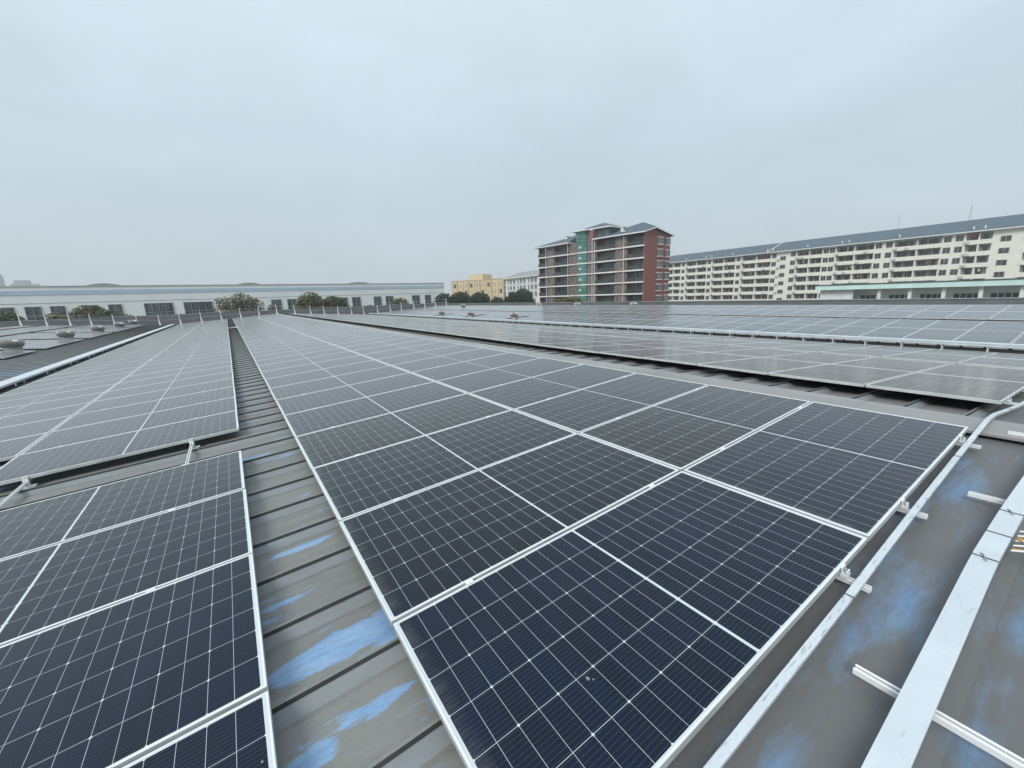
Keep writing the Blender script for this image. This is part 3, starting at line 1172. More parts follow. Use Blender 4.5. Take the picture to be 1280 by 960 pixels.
# ------------------------------------------------------------------ lifeline railing at the far end of the roof
rl = thing('roof_railing', 'white stanchions with thin wire along the far edge of the roof', 'railing', (0, Y1 - .1, 0))
px = [-17.7, -15.9, -14.2, -12.6, -10.8, -8.9, -7.0, -5.1, -3.1, -1.1, .9, 2.9, 4.9, 7.0, 8.9, 10.6, 12.4, 14.2, 15.9, 17.9, 19.8, 21.5, 23.5, 25.3, 27.1, 29.0]
tops = []
for x in px:
    z = pan_z(x) + .06
    b = MB()
    ln = random.uniform(-.03, .03)
    b.tube([(x + .06, 0, z), (x + .015, 0, z + .42)], [.085, .06], 8)
    b.tube([(x + .015, 0, z + .40), (x + ln, 0, z + 1.22)], [.042, .03], 6)
    b.build('post', M['white_plastic'], rl)
    tops.append((x + ln, 0, z + 1.0))
for dz in (0, -.45):
    b = MB()
    b.tube([(x, y, z + dz) for x, y, z in tops], .011, 5)
    b.build('wire', M['wire'], rl)

# ------------------------------------------------------------------ the long white factory to the left
fa = R(10)                                   # facade runs 10 degrees off the X axis
fo = Vector((-60.0, 91.6, GROUND))
fac = thing('white_factory', 'long low white factory with blue band under its flat roof edge', 'building', fo, fa)
FX1 = 114.5
H0 = -GROUND


def floc(x):                                  # world X at the facade -> local x
    return x


b = MB()
b.box(0, FX1, 0, 45, 0, H0 + 5.62)
b.build('wall', M['fwall'], fac)
b = MB()
b.box(-.05, FX1 + .05, -.06, .0, H0 + 4.30, H0 + 5.02)
b.build('blue_band', M['fblue'], fac)
b = MB()
b.box(-.1, FX1 + .1, -.12, 45.1, H0 + 5.622, H0 + 5.75)
b.build('roof', M['frib'], fac)
b = MB()
b.box(0, FX1, -.03, -.004, H0 + 2.95, H0 + 3.02)
b.build('drip_mould', M['mullion'], fac)


def fx_of_px(px_, z):
    """local x on the facade for a world bearing, used once to turn surveyed bearings into metres"""
    return px_


# window spans in metres along the facade
def on_facade(px):
    # intersection of the survey ray (image column, at window height) with the facade line
    a = (px - 640) / 517.9
    y_img = 383 - (px - 33) / 407 * 11
    c = (480 - y_img) / 517.9
    d = fwd + rt * a + up * c
    fx = Vector((math.cos(fa), math.sin(fa)))
    nrm = Vector((-math.sin(fa), math.cos(fa)))
    t = (Vector((fo.x, fo.y)) - Vector((CAM_POS.x, CAM_POS.y))).dot(nrm) / Vector((d.x, d.y)).dot(nrm)
    p = Vector((CAM_POS.x + t * d.x, CAM_POS.y + t * d.y)) - Vector((fo.x, fo.y))
    return p.dot(fx)


for a_, b_ in [(-40, -22), (0, 16), (30.5, 50), (62.5, 80), (105, 122), (135, 151), (180, 215), (229.5, 264.5), (290, 303), (339, 351), (359, 370),
               (424, 434), (440, 450), (467, 476), (482, 491), (515, 524), (531, 538)]:
    x0, x1 = on_facade(a_), on_facade(b_)
    h1, h0 = H0 + 2.42, H0 - 1.4
    m = MB()
    m.box(x0, x1, -.05, -.012, h0, h1)
    w = m.build('window', M['fglass'], fac)
    m = MB()
    t_ = .09
    m.box(x0 - t_, x0, -.10, -.006, h0, h1 + t_)
    m.box(x1, x1 + t_, -.10, -.006, h0, h1 + t_)
    m.box(x0, x1, -.10, -.006, h1, h1 + t_)
    nb = max(1, round((x1 - x0) / 1.1))
    for k in range(1, nb):
        xx = x0 + (x1 - x0) * k / nb
        m.box(xx - .035, xx + .035, -.085, -.052, h0, h1)
    m.box(x0, x1, -.080, -.0525, h0 + 2.2, h0 + 2.28)
    m.build('frame', M['mullion'], w)
for a_, b_ in [(110, 159), (302, 333), (440.6, 470)]:
    x0, x1 = on_facade(a_), on_facade(b_)
    m = MB()
    n = 10
    rings = []
    for yy in (2.0, 20.0):
        rings.append(len(m.v))
        for i in range(n + 1):
            f = i / n
            m.v.append((x0 + (x1 - x0) * f, yy, H0 + 5.76 + .42 * math.sin(math.pi * f) ** .8))
    for i in range(n):
        m.f.append((rings[0] + i, rings[0] + i + 1, rings[1] + i + 1, rings[1] + i)); m.mi.append(0)
    m.f.append(tuple(rings[0] + i for i in range(n + 1))); m.mi.append(0)
    m.f.append(tuple(rings[1] + i for i in reversed(range(n + 1)))); m.mi.append(0)
    m.build('roof_light', M['monitor'], fac)

# ------------------------------------------------------------------ red brick apartment block
red = thing('red_apartment_block', 'tall red brick apartment block with green glass stair tower and blue-grey roofs', 'building', (84.55, 66.1, GROUND), R(8))
LEN, DEP = 35.2, 12.3
EAVE = H0 + 14.9
bands = [H0 + z for z in (12.05, 9.22, 6.40, 3.57, .75, -2.08, -4.9)]
BAL = [(0.25, 4.7), (8.3, 14.0), (23.4, 28.9), (31.9, 35.0)]
BRK = [(4.7, 8.3), (14.0, 17.0), (20.6, 23.4), (28.9, 31.9)]
# main body (behind the recessed balconies)
b = MB()
b.box(1.5, DEP, 0, LEN, 0, EAVE - .02, 0)
for y0, y1 in BRK:
    b.box(0, 1.498, y0, y1, 0, EAVE - .02, 0)
b.box(0, 1.498, 0, .25, 0, EAVE - .02, 0)
b.box(0, 1.498, LEN - .2, LEN, 0, EAVE - .02, 0)
b.build('wall', M['brick'], red)
# end gable
b = MB()
b.poly([(0, 0, EAVE - .02), (DEP, 0, EAVE - .02), (DEP, 0, EAVE + .05), (4.0, 0, EAVE + 1.30), (0, 0, EAVE + .12)])
b.build('gable', M['brick'], red)
# stepping upper end wall is flush with the facade; white slab edges
for zb in bands:
    for y0, y1 in ((-.12, 16.95), (20.65, LEN + .3)):
        b = MB()
        for p0, p1 in BAL:
            if p0 >= y0 - 1 and p1 <= y1 + 1:
                b.box(-.62, -.02, p0 - .3, p1 + .3, zb - .16, zb + .16)
        for p0, p1 in BRK:
            if p0 >= y0 - 1 and p1 <= y1 + 1:
                b.box(-.36, -.0205, p0 + .3, p1 - .3, zb - .13, zb + .13)
        b.build('slab_edge', M['band'], red)
# balconies: dark glazed recess, balustrade
floors = [bands[0]] + bands[1:]
win_boxes, bal_boxes = [], []
for zb in bands:
    for p0, p1 in BAL:
        m = MB()
        m.box(1.40, 1.485, p0 + .2, p1 - .2, zb + .2, zb + 2.35)
        w = m.build('window', M['rglass'], red)
        m = MB()
        nb = max(3, round((p1 - p0) / .95))
        for k in range(nb + 1):
            yy = p0 + .2 + (p1 - p0 - .4) * k / nb
            m.box(1.34, 1.398, yy - .03, yy + .03, zb + .2, zb + 2.35)
        m.box(1.345, 1.397, p0 + .2, p1 - .2, zb + 1.68, zb + 1.74)
        m.build('frame', M['mullion'], w)
        m = MB()
        m.box(-.50, -.46, p0, p1, zb + .17, zb + 1.12)
        m.build('balustrade', M['rail_glass'], red)
        m = MB()
        m.box(0, 1.39, p0 + .02, p1 - .02, zb - .15, zb + .14)
        m.build('balcony_floor', M['recess'], red)
    for (p0, p1) in BRK:
        wd = p1 - p0
        spans = [(p0 + .45, p0 + 1.35), (p1 - 1.35, p1 - .45)] if wd > 2.9 else [(p0 + .7, p1 - .7)]
        for s0, s1 in spans:
            m = MB()
            m.box(-.03, -.004, s0, s1, zb + .85, zb + 2.25)
            w = m.build('window', M['rglass'], red)
            m = MB()
            m.box(-.06, -.006, s0 - .07, s0, zb + .78, zb + 2.32)
            m.box(-.06, -.006, s1, s1 + .07, zb + .78, zb + 2.32)
            m.box(-.055, -.031, (s0 + s1) / 2 - .03, (s0 + s1) / 2 + .03, zb + .85, zb + 2.25)
            m.build('frame', M['brick_frame'], w)
# end-wall windows (facade y = 0)
for zb in bands:
    for s0, s1, ins in ((5.9, 8.3, 0), (10.0, 12.0, 0)):
        m = MB()
        m.box(s0 + .15, s1 - .15, -.30, -.004, zb + .62, zb + 2.12)
        w = m.build('window', M['rglass'], red)
        m = MB()
        for k in range(4):
            xx = s0 + .15 + (s1 - s0 - .3) * k / 3
            m.box(xx - .04, xx + .04, -.34, -.302, zb + .62, zb + 2.12)
        m.build('frame', M['mullion'], w)
        m = MB()
        m.box(s0, s1, -.45, -.005, zb + .44, zb + .60)
        m.box(s0, s1, -.45, -.005, zb + 2.14, zb + 2.30)
        m.build('sill', M['band'], w)
# downpipes
for yp in (5.3, 14.2, 14.9, 23.3, 31.7):
    b = MB()
    b.tube([(-.72, yp, 0), (-.72, yp, EAVE - .2)], .065, 8)
    b.build('downpipe', M['band'], red)
# green glass stair tower with rounded front, flaring at the top
b = MB()
n = 10
def tower_ring(z, s):
    out = []
    for i in range(n + 1):
        a = math.pi * i / n
        out.append((-(.9 * math.sin(a)) * s - .02, 18.8 + 1.75 * math.cos(a) * s, z))
    return out
tz = [(0, 1.0), (EAVE - 1.2, 1.0), (EAVE + 1.0, 1.12), (EAVE + 2.6, 1.22)]
for (za, sa), (zb_, sb) in zip(tz, tz[1:]):
    ra, rb = tower_ring(za, sa), tower_ring(zb_, sb)
    for i in range(n):
        b.poly([ra[i], rb[i], rb[i + 1], ra[i + 1]])
tw = b.build('stair_glass', M['ggreen'], red)
for zz in [.6 + .94 * k for k in range(int((EAVE + 2) / .94))]:
    b = MB()
    s_ = 1.0 if zz < EAVE - 1.2 else 1.0 + .22 * (zz - EAVE + 1.2) / 3.8
    r0 = tower_ring(zz, s_ * 1.012)
    for i in range(n):
        a_, c_ = r0[i], r0[i + 1]
        b.poly([a_, (a_[0], a_[1], zz + .06), (c_[0], c_[1], zz + .06), c_])
    b.build('transom', M['mullion'], tw)
for zb in bands:
    b = MB()
    r0, r1 = tower_ring(zb - .15, 1.16), tower_ring(zb + .15, 1.16)
    for i in range(n):
        b.poly([r0[i], r1[i], r1[i + 1], r0[i + 1]])
    b.poly(r1)
    b.poly(list(reversed(r0)))
    b.build('slab_edge', M['band'], red)
    b = MB()
    b.box(-1.00, -.93, 18.3, 19.2, zb + 1.15, zb + 1.75)
    b.build('bright_pane', M['ggreen_light'], tw)
# tower head: brick flank, slab and little hipped roof
b = MB()
b.box(0.0, 2.0, 15.2, 17.05, EAVE, EAVE + 2.4)
b.build('tower_pier', M['brick'], red)
b = MB()
b.box(2.0, 8.0, 11.6, 19.8, EAVE, EAVE + 3.1)
b.build('tower_head', M['slate'], red)
b = MB()
b.box(1.94, 1.995, 12.2, 14.6, EAVE + .9, EAVE + 2.6)
b.build('window', M['rglass'], red)
b = MB()
b.box(-1.7, 2.4, 16.1, 21.5, EAVE + 2.62, EAVE + 2.92)
b.build('tower_slab', M['band'], red)


def hip_roof(pts_eave, ridge, faces, thick, parent, name='roof', soffit=True):
    b = MB()
    P = pts_eave + ridge
    for f in faces:
        b.poly([P[i] for i in f])
    o = b.build(name, M['slate'], parent)
    b = MB()
    k = len(pts_eave)
    for i in range(k):
        a_, c_ = pts_eave[i], pts_eave[(i + 1) % k]
        b.poly([a_, c_, (c_[0], c_[1], c_[2] - thick), (a_[0], a_[1], a_[2] - thick)])
    if soffit:
        b.poly([(p[0], p[1], p[2] - thick) for p in reversed(pts_eave)])
    b.build('eaves', M['band'], o)
    return o


E_ = EAVE + .3
# right wing: eave points 0..4, ridge 5..7
hip_roof([(-1.2, -.7, E_), (-1.2, 14.6, E_), (13.2, 14.6, E_), (13.2, -.7, E_ - .1), (4.0, -.8, E_ + 1.3)],
         [(5.0, 3.4, E_ + 3.0), (6.0, 14.2, E_ + 1.9)],
         [(0, 4, 5), (0, 5, 6, 1), (1, 6, 2), (2, 6, 5, 3), (3, 5, 4)], .27, red, soffit=False)
hip_roof([(-1.3, 22.6, E_), (-1.3, 36.6, E_ - .1), (13.6, 36.6, E_), (13.6, 22.6, E_)],
         [(5.5, 22.9, E_ + 3.0), (6.0, 30.5, E_ + 2.2)],
         [(0, 2 + 2, 5, 1), (1, 5, 2), (2, 5, 4, 3), (3, 4, 0)], .27, red)
hip_roof([(.9, 10.6, E_ + 2.95), (.9, 20.8, E_ + 2.95), (9.2, 20.8, E_ + 2.95), (9.2, 10.6, E_ + 2.95)],
         [(4.6, 14.6, E_ + 4.4), (4.6, 16.4, E_ + 4.4)],
         [(0, 4, 5, 1), (1, 5, 2), (2, 5, 4, 3), (3, 4, 0)], .28, red)
for yy, zz in ((9.0, 2.6), (28.0, 2.55)):
    b = MB()
    b.box(4.6, 5.6, yy, yy + .8, E_ + 1.2, E_ + zz)
    b.box(4.4, 5.8, yy - .2, yy + 1.0, E_ + zz + .002, E_ + zz + .2)
    b.build('chimney', M['band'], red)
b = MB()
b.box(1.6, 2.2, 6.8, 7.7, E_ + .95, E_ + 1.32)
b.build('skylight', M['band'], red)

# ------------------------------------------------------------------ long cream dormitory on the right
WA = R(-4)
wh = thing('cream_dormitory', 'very long cream dormitory with rows of dark balconies and blue-grey roof', 'building', (157.0, -7.0, GROUND), WA)
WL = 128.0
ET = H0 + 13.0                                   # eave
SH = 2.83
zones = [('b', 2, 8), ('w', 8, 12), ('b', 12, 22), ('s', 23.2, 27.0), ('b', 27.4, 32), ('w', 32, 36.5), ('b', 36.5, 46.3), ('w', 46.3, 51), ('b', 51, 60.5),
         ('w', 60.5, 64.5), ('b', 64.5, 72), ('w', 72, 74.2), ('s', 74.4, 78.2), ('w', 78.2, 80.5), ('b', 80.5, 91), ('w', 91, 93.8), ('b', 93.8, 103.3),
         ('w', 103.3, 106), ('b', 106, 115.5), ('w', 115.5, 118.5), ('b', 118.5, 126)]
b = MB()
b.box(1.6, 13, 0, WL, 0, ET)
last = 0
for kind, y0, y1 in zones:                       # flush wall between the recesses
    if kind == 'b':
        b.box(0, 1.598, last, y0, 0, ET)
        last = y1
b.box(0, 1.598, last, WL, 0, ET)
b.build('wall', M['cream'], wh)
wins = []
levels = [ET - .42 - SH * k for k in range(6)]      # top of each opening
nac = 0
for k, zt in enumerate(levels):
    for kind, y0, y1 in zones:
        if kind == 'b':
            m = MB()
            m.box(-.12, .10, y0 - .35, y1 + .35, zt - 2.83 + .12, zt - 1.62)
            m.build('balcony_wall', M['cream'], wh)
            m = MB()
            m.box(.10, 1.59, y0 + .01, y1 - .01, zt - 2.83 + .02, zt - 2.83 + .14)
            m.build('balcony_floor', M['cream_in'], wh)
            mid = (y0 + y1) / 2
            m = MB()
            m.box(.02, 1.55, mid - .14, mid + .14, zt - 1.615, zt + .1)
            m.build('partition', M['cream'], wh)
            halves = [(y0 + .3, mid - .3), (mid + .3, y1 - .3)] if y1 - y0 > 6.5 else [(y0 + .3, y1 - .4)]
            for h0, h1 in halves:
                s = h0 + (h1 - h0) * random.uniform(.0, .22)
                wins.append((k, 1.50, 1.592, s, h1, zt - 2.3, zt - .15, 2))
        elif kind == 'w':
            if y1 - y0 > 3.8:
                wins.append((k, -.03, -.004, y0 + .45, y0 + 1.85, zt - 1.55, zt - .1, 1))
                wins.append((k, -.03, -.004, y1 - 1.85, y1 - .45, zt - 1.55, zt - .1, 1))
            else:
                c = (y0 + y1) / 2
                wins.append((k, -.03, -.004, c - .75, c + .75, zt - 1.55, zt - .1, 1))
            if k < 5 and (y0 + k) % 2 < 1.7:
                m = MB()
                m.box(-.42, -.125, y0 - .75, y0 + .05, zt - 2.5, zt - 1.9)
                m.build('air_conditioner', M['ac'], wh)
        else:
            c = (y0 + y1) / 2
            wins.append((k, -.03, -.004, c - .85, c + .85, zt - 2.55, zt - 1.25, 1))
lc = [(.28, .09, .08), (.08, .13, .26), (.50, .50, .52), (.36, .28, .13), (.10, .20, .17), (.14, .14, .15)]
lm = [plain('laundry_cloth', c, 0.9) for c in lc]
rl_ = random.Random(21)
for k, zt in enumerate(levels[:5]):
    for kind, y0, y1 in zones:
        if kind != 'b':
            continue
        if rl_.random() < .62:
            yy = rl_.uniform(y0 + .6, y1 - 1.6)
            m = MB()
            for q in range(rl_.randint(1, 3)):
                m.box(.45, .48, yy + q * .62, yy + q * .62 + rl_.uniform(.35, .55), zt - rl_.uniform(.9, 1.3), zt - .12)
            m.build('laundry', rl_.choice(lm), wh)
        if rl_.random() < .55:
            yy = rl_.uniform(y0 + .2, y1 - 1.0)
            m = MB()
            m.box(-.50, -.125, yy, yy + .8, zt - 2.62, zt - 2.0)
            m.build('air_conditioner', M['ac'], wh)
wins.sort(key=lambda w: (w[0], w[3]))
restm, restf = MB(), MB()
for i, (k, xa, xb, y0, y1, z0, z1, nsub) in enumerate(wins):
    one = i < 99
    m = MB() if one else restm
    m.box(xa, xb, y0, y1, z0, z1)
    f = MB() if one else restf
    f.box(xa - .05, xa - .002, y0 - .05, y0 + .03, z0, z1)
    f.box(xa - .05, xa - .002, y1 - .03, y1 + .05, z0, z1)
    nn = max(2, round((y1 - y0) / 1.0))
    for q in range(1, nn):
        yy = y0 + (y1 - y0) * q / nn
        f.box(xa - .045, xa - .002, yy - .035, yy + .035, z0, z1)
    if nsub == 2:                                # pale door jamb or wall panel splitting the glazing
        yy = y0 + (y1 - y0) * random.uniform(.3, .7)
        f.box(xa - .06, xa - .046, yy - .22, yy + .22, z0, z1)
    if one:
        w = m.build('window', M['wglass'], wh)
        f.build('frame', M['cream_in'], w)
if restm.v:
    w = restm.build('window', M['wglass'], wh, kind='stuff')
    restf.build('frame', M['cream_in'], w, kind='stuff')
b = MB()
b.poly([(-1.0, -1, ET + .12), (-1.0, 81.5, ET + .12), (6.5, 80.5, ET + 3.55), (6.5, -1, ET + 3.55)])
b.poly([(-1.0, 81.51, ET + .12), (-1.0, WL + 1, ET + .12), (6.5, WL + 1, ET + 3.55), (6.5, 80.51, ET + 3.55)])
b.poly([(6.5, -1, ET + 3.55), (6.5, WL + 1, ET + 3.55), (14.0, WL + 1, ET + .12), (14.0, -1, ET + .12)])
rf = b.build('roof', M['slate'], wh)
b = MB()
b.box(-1.1, .2, -1, WL + 1, ET - .12, ET + .118)
b.build('eaves', M['band'], rf)
b = MB()
b.poly([(-1.0, 81.4, ET + .16), (-1.0, 81.75, ET + .16), (6.5, 80.7, ET + 3.59), (6.5, 80.35, ET + 3.59)])
b.build('verge', M['band'], rf)
for yy in (11, 29, 31, 45.5, 57.5, 59.3, 69, 80, 82, 95, 104, 106.5, 116):
    b = MB()
    b.tube([(.2, yy, ET + .4), (.2, yy, ET + 1.35)], .16, 8)
    b.build('vent_pipe', M['band'], rf)

# ------------------------------------------------------------------ mint-edged annex in front of it
an = thing('mint_annex', 'low white annex with mint green roof edge and row of square white columns', 'building', (100, -12, GROUND), 0)
AZ = H0 + 1.22
AL = 47.0
b = MB()
b.box(-1.0, 12, 0, AL, AZ - .98, AZ)
b.build('roof_slab', M['mint'], an)
b = MB()
b.box(-1.12, -1.0 - .004, -.1, AL + .1, AZ - .10, AZ + .06)
b.build('roof_trim', M['fglass'], an)
b = MB()
b.box(0, .6, AL - 6.0, AL - .6, 0, AZ - .985)
b.box(3.2, 12, 0, AL - .6, 0, AZ - .985)
b.build('wall', M['wcol'], an)
y = 37.0
while y > 0:
    b = MB()
    b.box(-.2, .28, y - .24, y + .24, 0, AZ - .985)
    b.build('column', M['wcol'], an)
    b = MB()
    b.box(3.10, 3.19, y + .55, y + 3.55, AZ - 3.6, AZ - 2.2)
    w = b.build('window', M['wglass'], an)
    m = MB()
    for q in range(1, 4):
        m.box(3.05, 3.098, y + .55 + q * .75 - .06, y + .55 + q * .75 + .06, AZ - 3.6, AZ - 2.2)
    m.build('frame', M['wcol'], w)
    y -= 4.25

# ------------------------------------------------------------------ ochre block and pale block in the middle distance
vx, vy = 112.7 - 99.6, 171.5 - 200.9
yl = math.hypot(vx, vy)
ye = thing('ochre_block', 'ochre yellow institutional block with flat roof and raised square tower', 'building', (99.6, 200.9, GROUND), math.atan2(vy, vx))
YT = H0 + 9.5
b = MB()
b.box(0, yl, 0, 14, 0, YT)
b.build('wall', M['yellow'], ye)
b = MB()
b.box(yl * .32, yl * .60, 1.0, 9, YT + .01, YT + 2.9)
b.build('roof_tower', M['yellow'], ye)
b = MB()
b.box(-.2, yl + .2, -.25, 14.2, YT - .005 + .01, YT + .30)
b.build('cornice', M['yshade'], ye)
nb = 9
for k in range(nb + 1):
    xx = yl * k / nb
    b = MB()
    b.box(xx - .35, xx + .35, -.5, -.004, 0, YT - .02)
    b.build('pilaster', M['yshade'] if k % 2 else M['yellow'], ye)
for k in range(nb):
    for lv in range(3):
        xx = yl * (k + .5) / nb
        b = MB()
        b.box(xx - .75, xx + .75, -.05, -.005, YT - 3.4 - lv * 3.4, YT - 1.3 - lv * 3.4)
        w = b.build('window', M['yshade'] if (k + lv) % 3 else M['wglass'], ye)
        m = MB()
        m.box(xx - .04, xx + .04, -.08, -.052, YT - 3.4 - lv * 3.4, YT - 1.3 - lv * 3.4)
        m.build('frame', M['yellow'], w)

w2 = thing('pale_block', 'pale white block with grey pitched roof standing behind dark trees', 'building', (107.0, 134.0, GROUND), R(-8))
PLN = 35.0
WT = H0 + 9.3
b = MB()
b.box(0, 12, 0, PLN, 0, WT)
b.build('wall', M['w2'], w2)
b = MB()
b.poly([(-.9, -.6, WT + .05), (-.9, PLN + .6, WT + .05), (5, PLN - 6, WT + 2.6), (5, -.6, WT + 2.6)])
b.poly([(5, -.6, WT + 2.6), (5, PLN - 6, WT + 2.6), (12.9, PLN + .6, WT + .05), (12.9, -.6, WT + .05)])
b.poly([(-.9, PLN + .6, WT + .05), (12.9, PLN + .6, WT + .05), (5, PLN - 6, WT + 2.6)])
rf = b.build('roof', M['w2roof'], w2)
b = MB()
b.box(-1.0, .1, -.6, PLN + .6, WT - .3, WT + .045)
b.build('eaves', M['w2'], rf)
for k in range(11):
    for lv in range(3):
        y0 = 1.2 + k * 3.35
        b = MB()
        b.box(-.05, -.005, y0, y0 + (2.1 if k % 3 else 1.2), WT - 2.55 - lv * 2.9, WT - .75 - lv * 2.9)
        w = b.build('window', M['rglass'], w2)
        m = MB()
        m.box(-.25, -.052, y0 - .2, y0 + 2.4, WT - 2.85 - lv * 2.9, WT - 2.6 - lv * 2.9)
        m.box(-.09, -.053, y0 + .98, y0 + 1.06, WT - 2.55 - lv * 2.9, WT - .75 - lv * 2.9)
        m.build('sill', M['w2'], w)

# ------------------------------------------------------------------ far skyline
def high_rise(x, y, w, d, h, label, steps=0):
    t = thing('distant_high_rise', label, 'building', (x, y, GROUND), R(12), 'hazy buildings on the skyline')
    b = MB()
    b.box(-w / 2, w / 2, -d / 2, d / 2, 0, h)
    if steps:
        b.box(-w / 2 + w * .12, w / 2 - w * .3, -d / 2 + 2, d / 2 - 2, h + .01, h + 5)
    b.build('wall', M['tower'], t)
    for q in range(4):
        m = MB()
        xx = -w / 2 + w * (q + .5) / 4
        m.box(xx - w * .07, xx + w * .07, -d / 2 - .3, -d / 2 - .05, 4, h - 4)
        m.build('window', M['mullion'], t)
    return t


SC = 1.25
high_rise(-258, 880, 17, 20, 64, 'hazy grey tower at the left edge of the skyline', 1)
high_rise(-229, 880, 27, 20, 50.5, 'hazy pale wide block right of the skyline tower', 1)
high_rise(-203, 905, 22, 20, 48, 'faint low block on skyline above left end of white factory')
high_rise(-272, 930, 10, 16, 58, 'faint narrow tower behind the leftmost skyline tower')


def mast(x, y, h, label):
    t = thing('lattice_mast', label, 'mast', (x, y, GROUND), .3, 'lattice masts beyond the dormitory')
    b = MB()
    n = 11
    def w(z):
        return 1.5 - 1.1 * z / h
    for sx, sy in ((-1, -1), (1, -1), (1, 1), (-1, 1)):
        b.tube([(sx * w(0), sy * w(0), 0), (sx * w(h), sy * w(h), h)], .07, 5)
    for i in range(n):
        z0, z1 = h * i / n, h * (i + 1) / n
        a, c = w(z0), w(z1)
        for p, q in (((-a, -a), (c, -c)), ((a, -a), (c, c)), ((a, a), (-c, c)), ((-a, a), (-c, -c))):
            b.tube([(p[0], p[1], z0), (q[0], q[1], z1)], .045, 4)
        for p, q in (((-c, -c), (c, -c)), ((c, -c), (c, c)), ((c, c), (-c, c)), ((-c, c), (-c, -c))):
            b.tube([(p[0], p[1], z1), (q[0], q[1], z1)], .04, 4)
    b.build('lattice', M['steel'], t)
    b = MB()
    b.tube([(0, 0, h * .8), (0, 0, h + 3)], .1, 6)
    b.build('aerial', M['steel'], t)


mast(500, 125, 66, 'faint lattice mast rising behind the dormitory roof, left one')
mast(500, 82, 66.5, 'faint lattice mast rising behind the dormitory roof, right one')

# ------------------------------------------------------------------ trees
def crown_mesh(name, blobs, mat, n_leaf, size, seed, gap=.32):
    rnd = random.Random(seed)
    b = MB()
    vol = [bl[3] * bl[4] * bl[5] for bl in blobs]
    tot = sum(vol)
    for bl, vv in zip(blobs, vol):
        cx, cy, cz, rx, ry, rz = bl
        cnt = int(1.5 * n_leaf * vv / tot)
        k = 0
        tries = 0
        while k < cnt and tries < cnt * 6:
            tries += 1
            d = Vector((rnd.gauss(0, 1), rnd.gauss(0, 1), rnd.gauss(0, 1))).normalized()
            r = rnd.random() ** .45
            p = Vector((cx + d.x * rx * r, cy + d.y * ry * r, cz + d.z * rz * r))
            nz = mnoise.noise(p * .8 + Vector((seed * 3.1, 0, 0))) + .5 * mnoise.noise(p * 2.1 + Vector((0, seed, 0)))
            if nz < -gap - .12 + .5 * (r - .75):
                continue
            k += 1
            s = size * rnd.uniform(.6, 1.35)
            u = Vector((rnd.gauss(0, 1), rnd.gauss(0, 1), rnd.gauss(0, .6))).normalized()
            w = u.cross(Vector((rnd.gauss(0, 1), rnd.gauss(0, 1), rnd.gauss(0, 1)))).normalized()
            b.poly([p - u * s, p - w * s * .45, p + u * s, p + w * s * .45])
    return b.mesh(name, mat)


def tree(name, x, y, top, blobs, mat, label, n_leaf=2600, size=.20, seed=1, group=None, gap=.3, limbs=5):
    """blobs in world offsets: (dx, dy, z centre, rx, ry, rz)"""
    t = thing(name, label, 'tree', (x, y, GROUND), 0, group)
    rnd = random.Random(seed)
    b = MB()
    hz = min(bl[2] for bl in blobs) - GROUND
    b.tube([(0, 0, 0), (.08, .03, hz * .4), (-.05, .1, hz * .8), (.1, 0, hz + .6)], [.26, .2, .15, .07], 8)
    for bl in blobs:
        for _ in range(limbs):
            ex = Vector((bl[0] + rnd.uniform(-.7, .7) * bl[3], bl[1] + rnd.uniform(-.7, .7) * bl[4], bl[2] - GROUND + rnd.uniform(-.4, .8) * bl[5]))
            st = Vector((0, .05, hz * rnd.uniform(.55, .9)))
            mid = st.lerp(ex, .5) + Vector((rnd.uniform(-.3, .3), rnd.uniform(-.3, .3), .2))
            b.tube([st, mid, ex], [.07, .045, .012], 5, cap=False)
    b.build('trunk', M['bark'], t, True)
    me = crown_mesh('crown', [(bl[0], bl[1], bl[2] - GROUND, bl[3], bl[4], bl[5]) for bl in blobs], mat, n_leaf, size, seed, gap)
    o = bpy.data.objects.new('crown', me)
    COL.objects.link(o)
    o.parent = t
    return t


GT = 'trees in front of the white factory'
tree('broadleaf_tree', -25.6, 83.5, 1.8, [(0, 0, .3, 2.2, 1.8, 1.7), (-1.8, 0, -.3, 1.5, 1.5, 1.3)], M['leaf_olive'], 'olive green tree at left end of white factory, cut by picture edge', 2400, .2, 3, GT)
tree('broadleaf_tree', -20.2, 82, 2.3, [(0, 0, .0, 1.7, 1.5, 1.5)], M['leaf_brown'], 'small thin brownish tree right of the leftmost olive tree', 1100, .17, 4, GT, .15)
tree('broadleaf_tree', -16.9, 83, 2.5, [(0, 0, .6, 2.3, 1.9, 1.8), (1.9, .3, .2, 1.7, 1.5, 1.5)], M['leaf_olive'], 'rounded olive tree sloping down towards the right before factory', 2900, .19, 5, GT, .26)
tree('broadleaf_tree', -13.2, 82.5, 1.4, [(0, 0, -.3, 1.8, 1.4, 1.2)], M['leaf_brown'], 'low brown shrub-like tree left of widest factory window', 1000, .17, 14, GT, .2)
tree('bare_tree', 1.2, 80, 3.6, [(-1.6, 0, 1.2, 1.9, 1.8, 1.9), (.6, 0, 1.7, 1.9, 1.8, 1.9), (2.4, .2, 1.2, 1.5, 1.6, 1.7), (0, 0, -.3, 3.2, 1.8, 1.3)], M['leaf_brown'],
     'tall thin-leaved brownish tree with pale branches before the white factory', 3200, .17, 6, GT, .1, 9)
tree('broadleaf_tree', 6.1, 80.5, 1.2, [(0, 0, .3, 1.0, 1.0, 1.3)], M['leaf_brown'], 'slim sparse sapling left of the dark factory doorway', 420, .15, 15, GT, .1)
tree('broadleaf_tree', 11.8, 78, 3.6, [(0, 0, 1.2, 2.3, 2.0, 2.1), (-1.3, 0, .4, 1.6, 1.6, 1.7)], M['leaf_olive'], 'full rounded green tree, higher of the pair at factory middle', 3600, .19, 7, GT, .36)
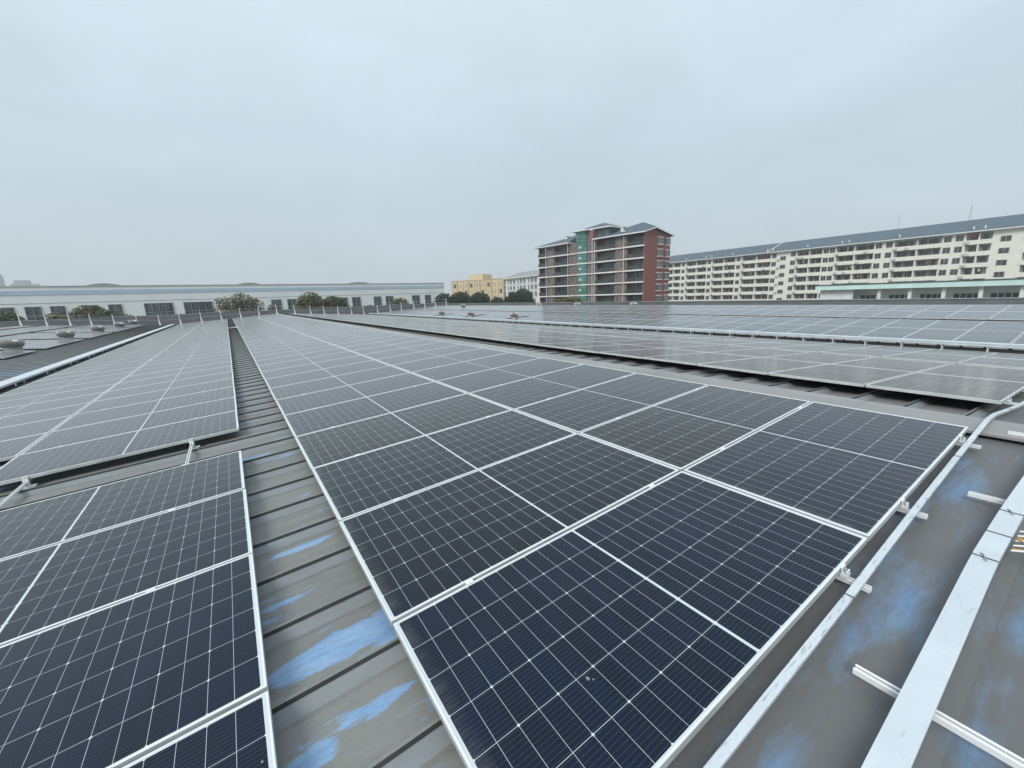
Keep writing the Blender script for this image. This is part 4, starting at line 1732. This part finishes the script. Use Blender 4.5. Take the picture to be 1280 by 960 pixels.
tree('broadleaf_tree', 15.6, 78.5, 2.9, [(0, 0, .9, 2.1, 1.9, 1.7), (1.7, 0, -.2, 1.3, 1.4, 1.4)], M['leaf_olive'], 'lower rounded green tree, right one of pair at factory middle', 2800, .19, 8, GT, .34)
tree('broadleaf_tree', 22.6, 81, .9, [(0, 0, -.6, 2.2, 1.5, 1.3)], M['leaf_olive'], 'low bushy green tree between two narrow factory windows', 1300, .18, 9, GT, .3)
tree('broadleaf_tree', 29.3, 83, 2.1, [(0, 0, .3, 1.9, 1.7, 1.6), (-1.7, 0, -.5, 1.5, 1.4, 1.1), (1.6, 0, -.6, 1.3, 1.3, .9)], M['leaf_olive'], 'small domed tree under the right part of white factory', 2300, .19, 10, GT, .32)
GD = 'dark trees behind the far end of the roof'
tree('evergreen_tree', 39.8, 84, 2.7, [(0, 0, .6, 2.5, 2.0, 1.9)], M['leaf_dark'], 'dark green tree at right end of the white factory', 2600, .21, 11, GD, .4)
tree('evergreen_tree', 44.3, 85, 3.0, [(0, 0, .7, 2.6, 2.0, 2.1)], M['leaf_dark'], 'dark tree before left part of ochre block', 2600, .21, 12, GD, .4)
tree('evergreen_tree', 49.9, 86, 2.8, [(0, 0, .6, 2.7, 2.0, 2.0)], M['leaf_dark'], 'dark tree before the right part of ochre block', 2600, .21, 13, GD, .4)
tree('evergreen_tree', 54.2, 85, 1.4, [(0, 0, -.3, 2.0, 1.8, 1.5)], M['leaf_dark'], 'low dark tree where ochre and pale blocks meet', 1800, .2, 16, GD, .36)
tree('evergreen_tree', 58.0, 84, 2.8, [(0, 0, .4, 2.2, 1.8, 2.0)], M['leaf_dark'], 'dark loose tree before left half of pale block', 2200, .22, 17, GD, .2)
tree('evergreen_tree', 62.0, 85, 3.7, [(0, 0, .8, 2.6, 2.0, 2.4), (1.8, 0, -.3, 1.8, 1.6, 1.5)], M['leaf_dark'], 'tallest dark tree before right half of pale block', 3200, .22, 18, GD, .36)
tree('shrub_tree', 58.5, 64.5, .6, [(-2.2, 0, -.2, 1.7, 1.2, .75), (0, 0, -.1, 2.2, 1.3, .85), (2.3, 0, -.2, 1.8, 1.2, .8)], M['leaf_hedge'], 'yellow-green bushy tree at left foot of the red block', 2300, .17, 19, None, .4)
tree('shrub_tree', 112, 85, -.2, [(0, 0, -.4, 3.2, 2.4, 1.0)], M['leaf_olive'], 'low olive shrub before left end of the cream dormitory', 1500, .26, 20, None, .3)

# ------------------------------------------------------------------ air
hz = MB()
hz.box(-1400, 1400, -1400, 1400, GROUND - 1, 64)
ho = hz.build('haze', None, kind='stuff')
mt = bpy.data.materials.new('haze_air')
mt.use_nodes = True
nt = mt.node_tree
nt.nodes.clear()
out = nt.nodes.new('ShaderNodeOutputMaterial')
vol = nt.nodes.new('ShaderNodeVolumePrincipled')
vol.inputs['Color'].default_value = (0.93, 0.96, 1.0, 1)
vol.inputs['Density'].default_value = 0.0006
vol.inputs['Anisotropy'].default_value = 0.3
nt.links.new(vol.outputs[0], out.inputs['Volume'])
ho.data.materials.clear()
ho.data.materials.append(mt)
ho.visible_shadow = True
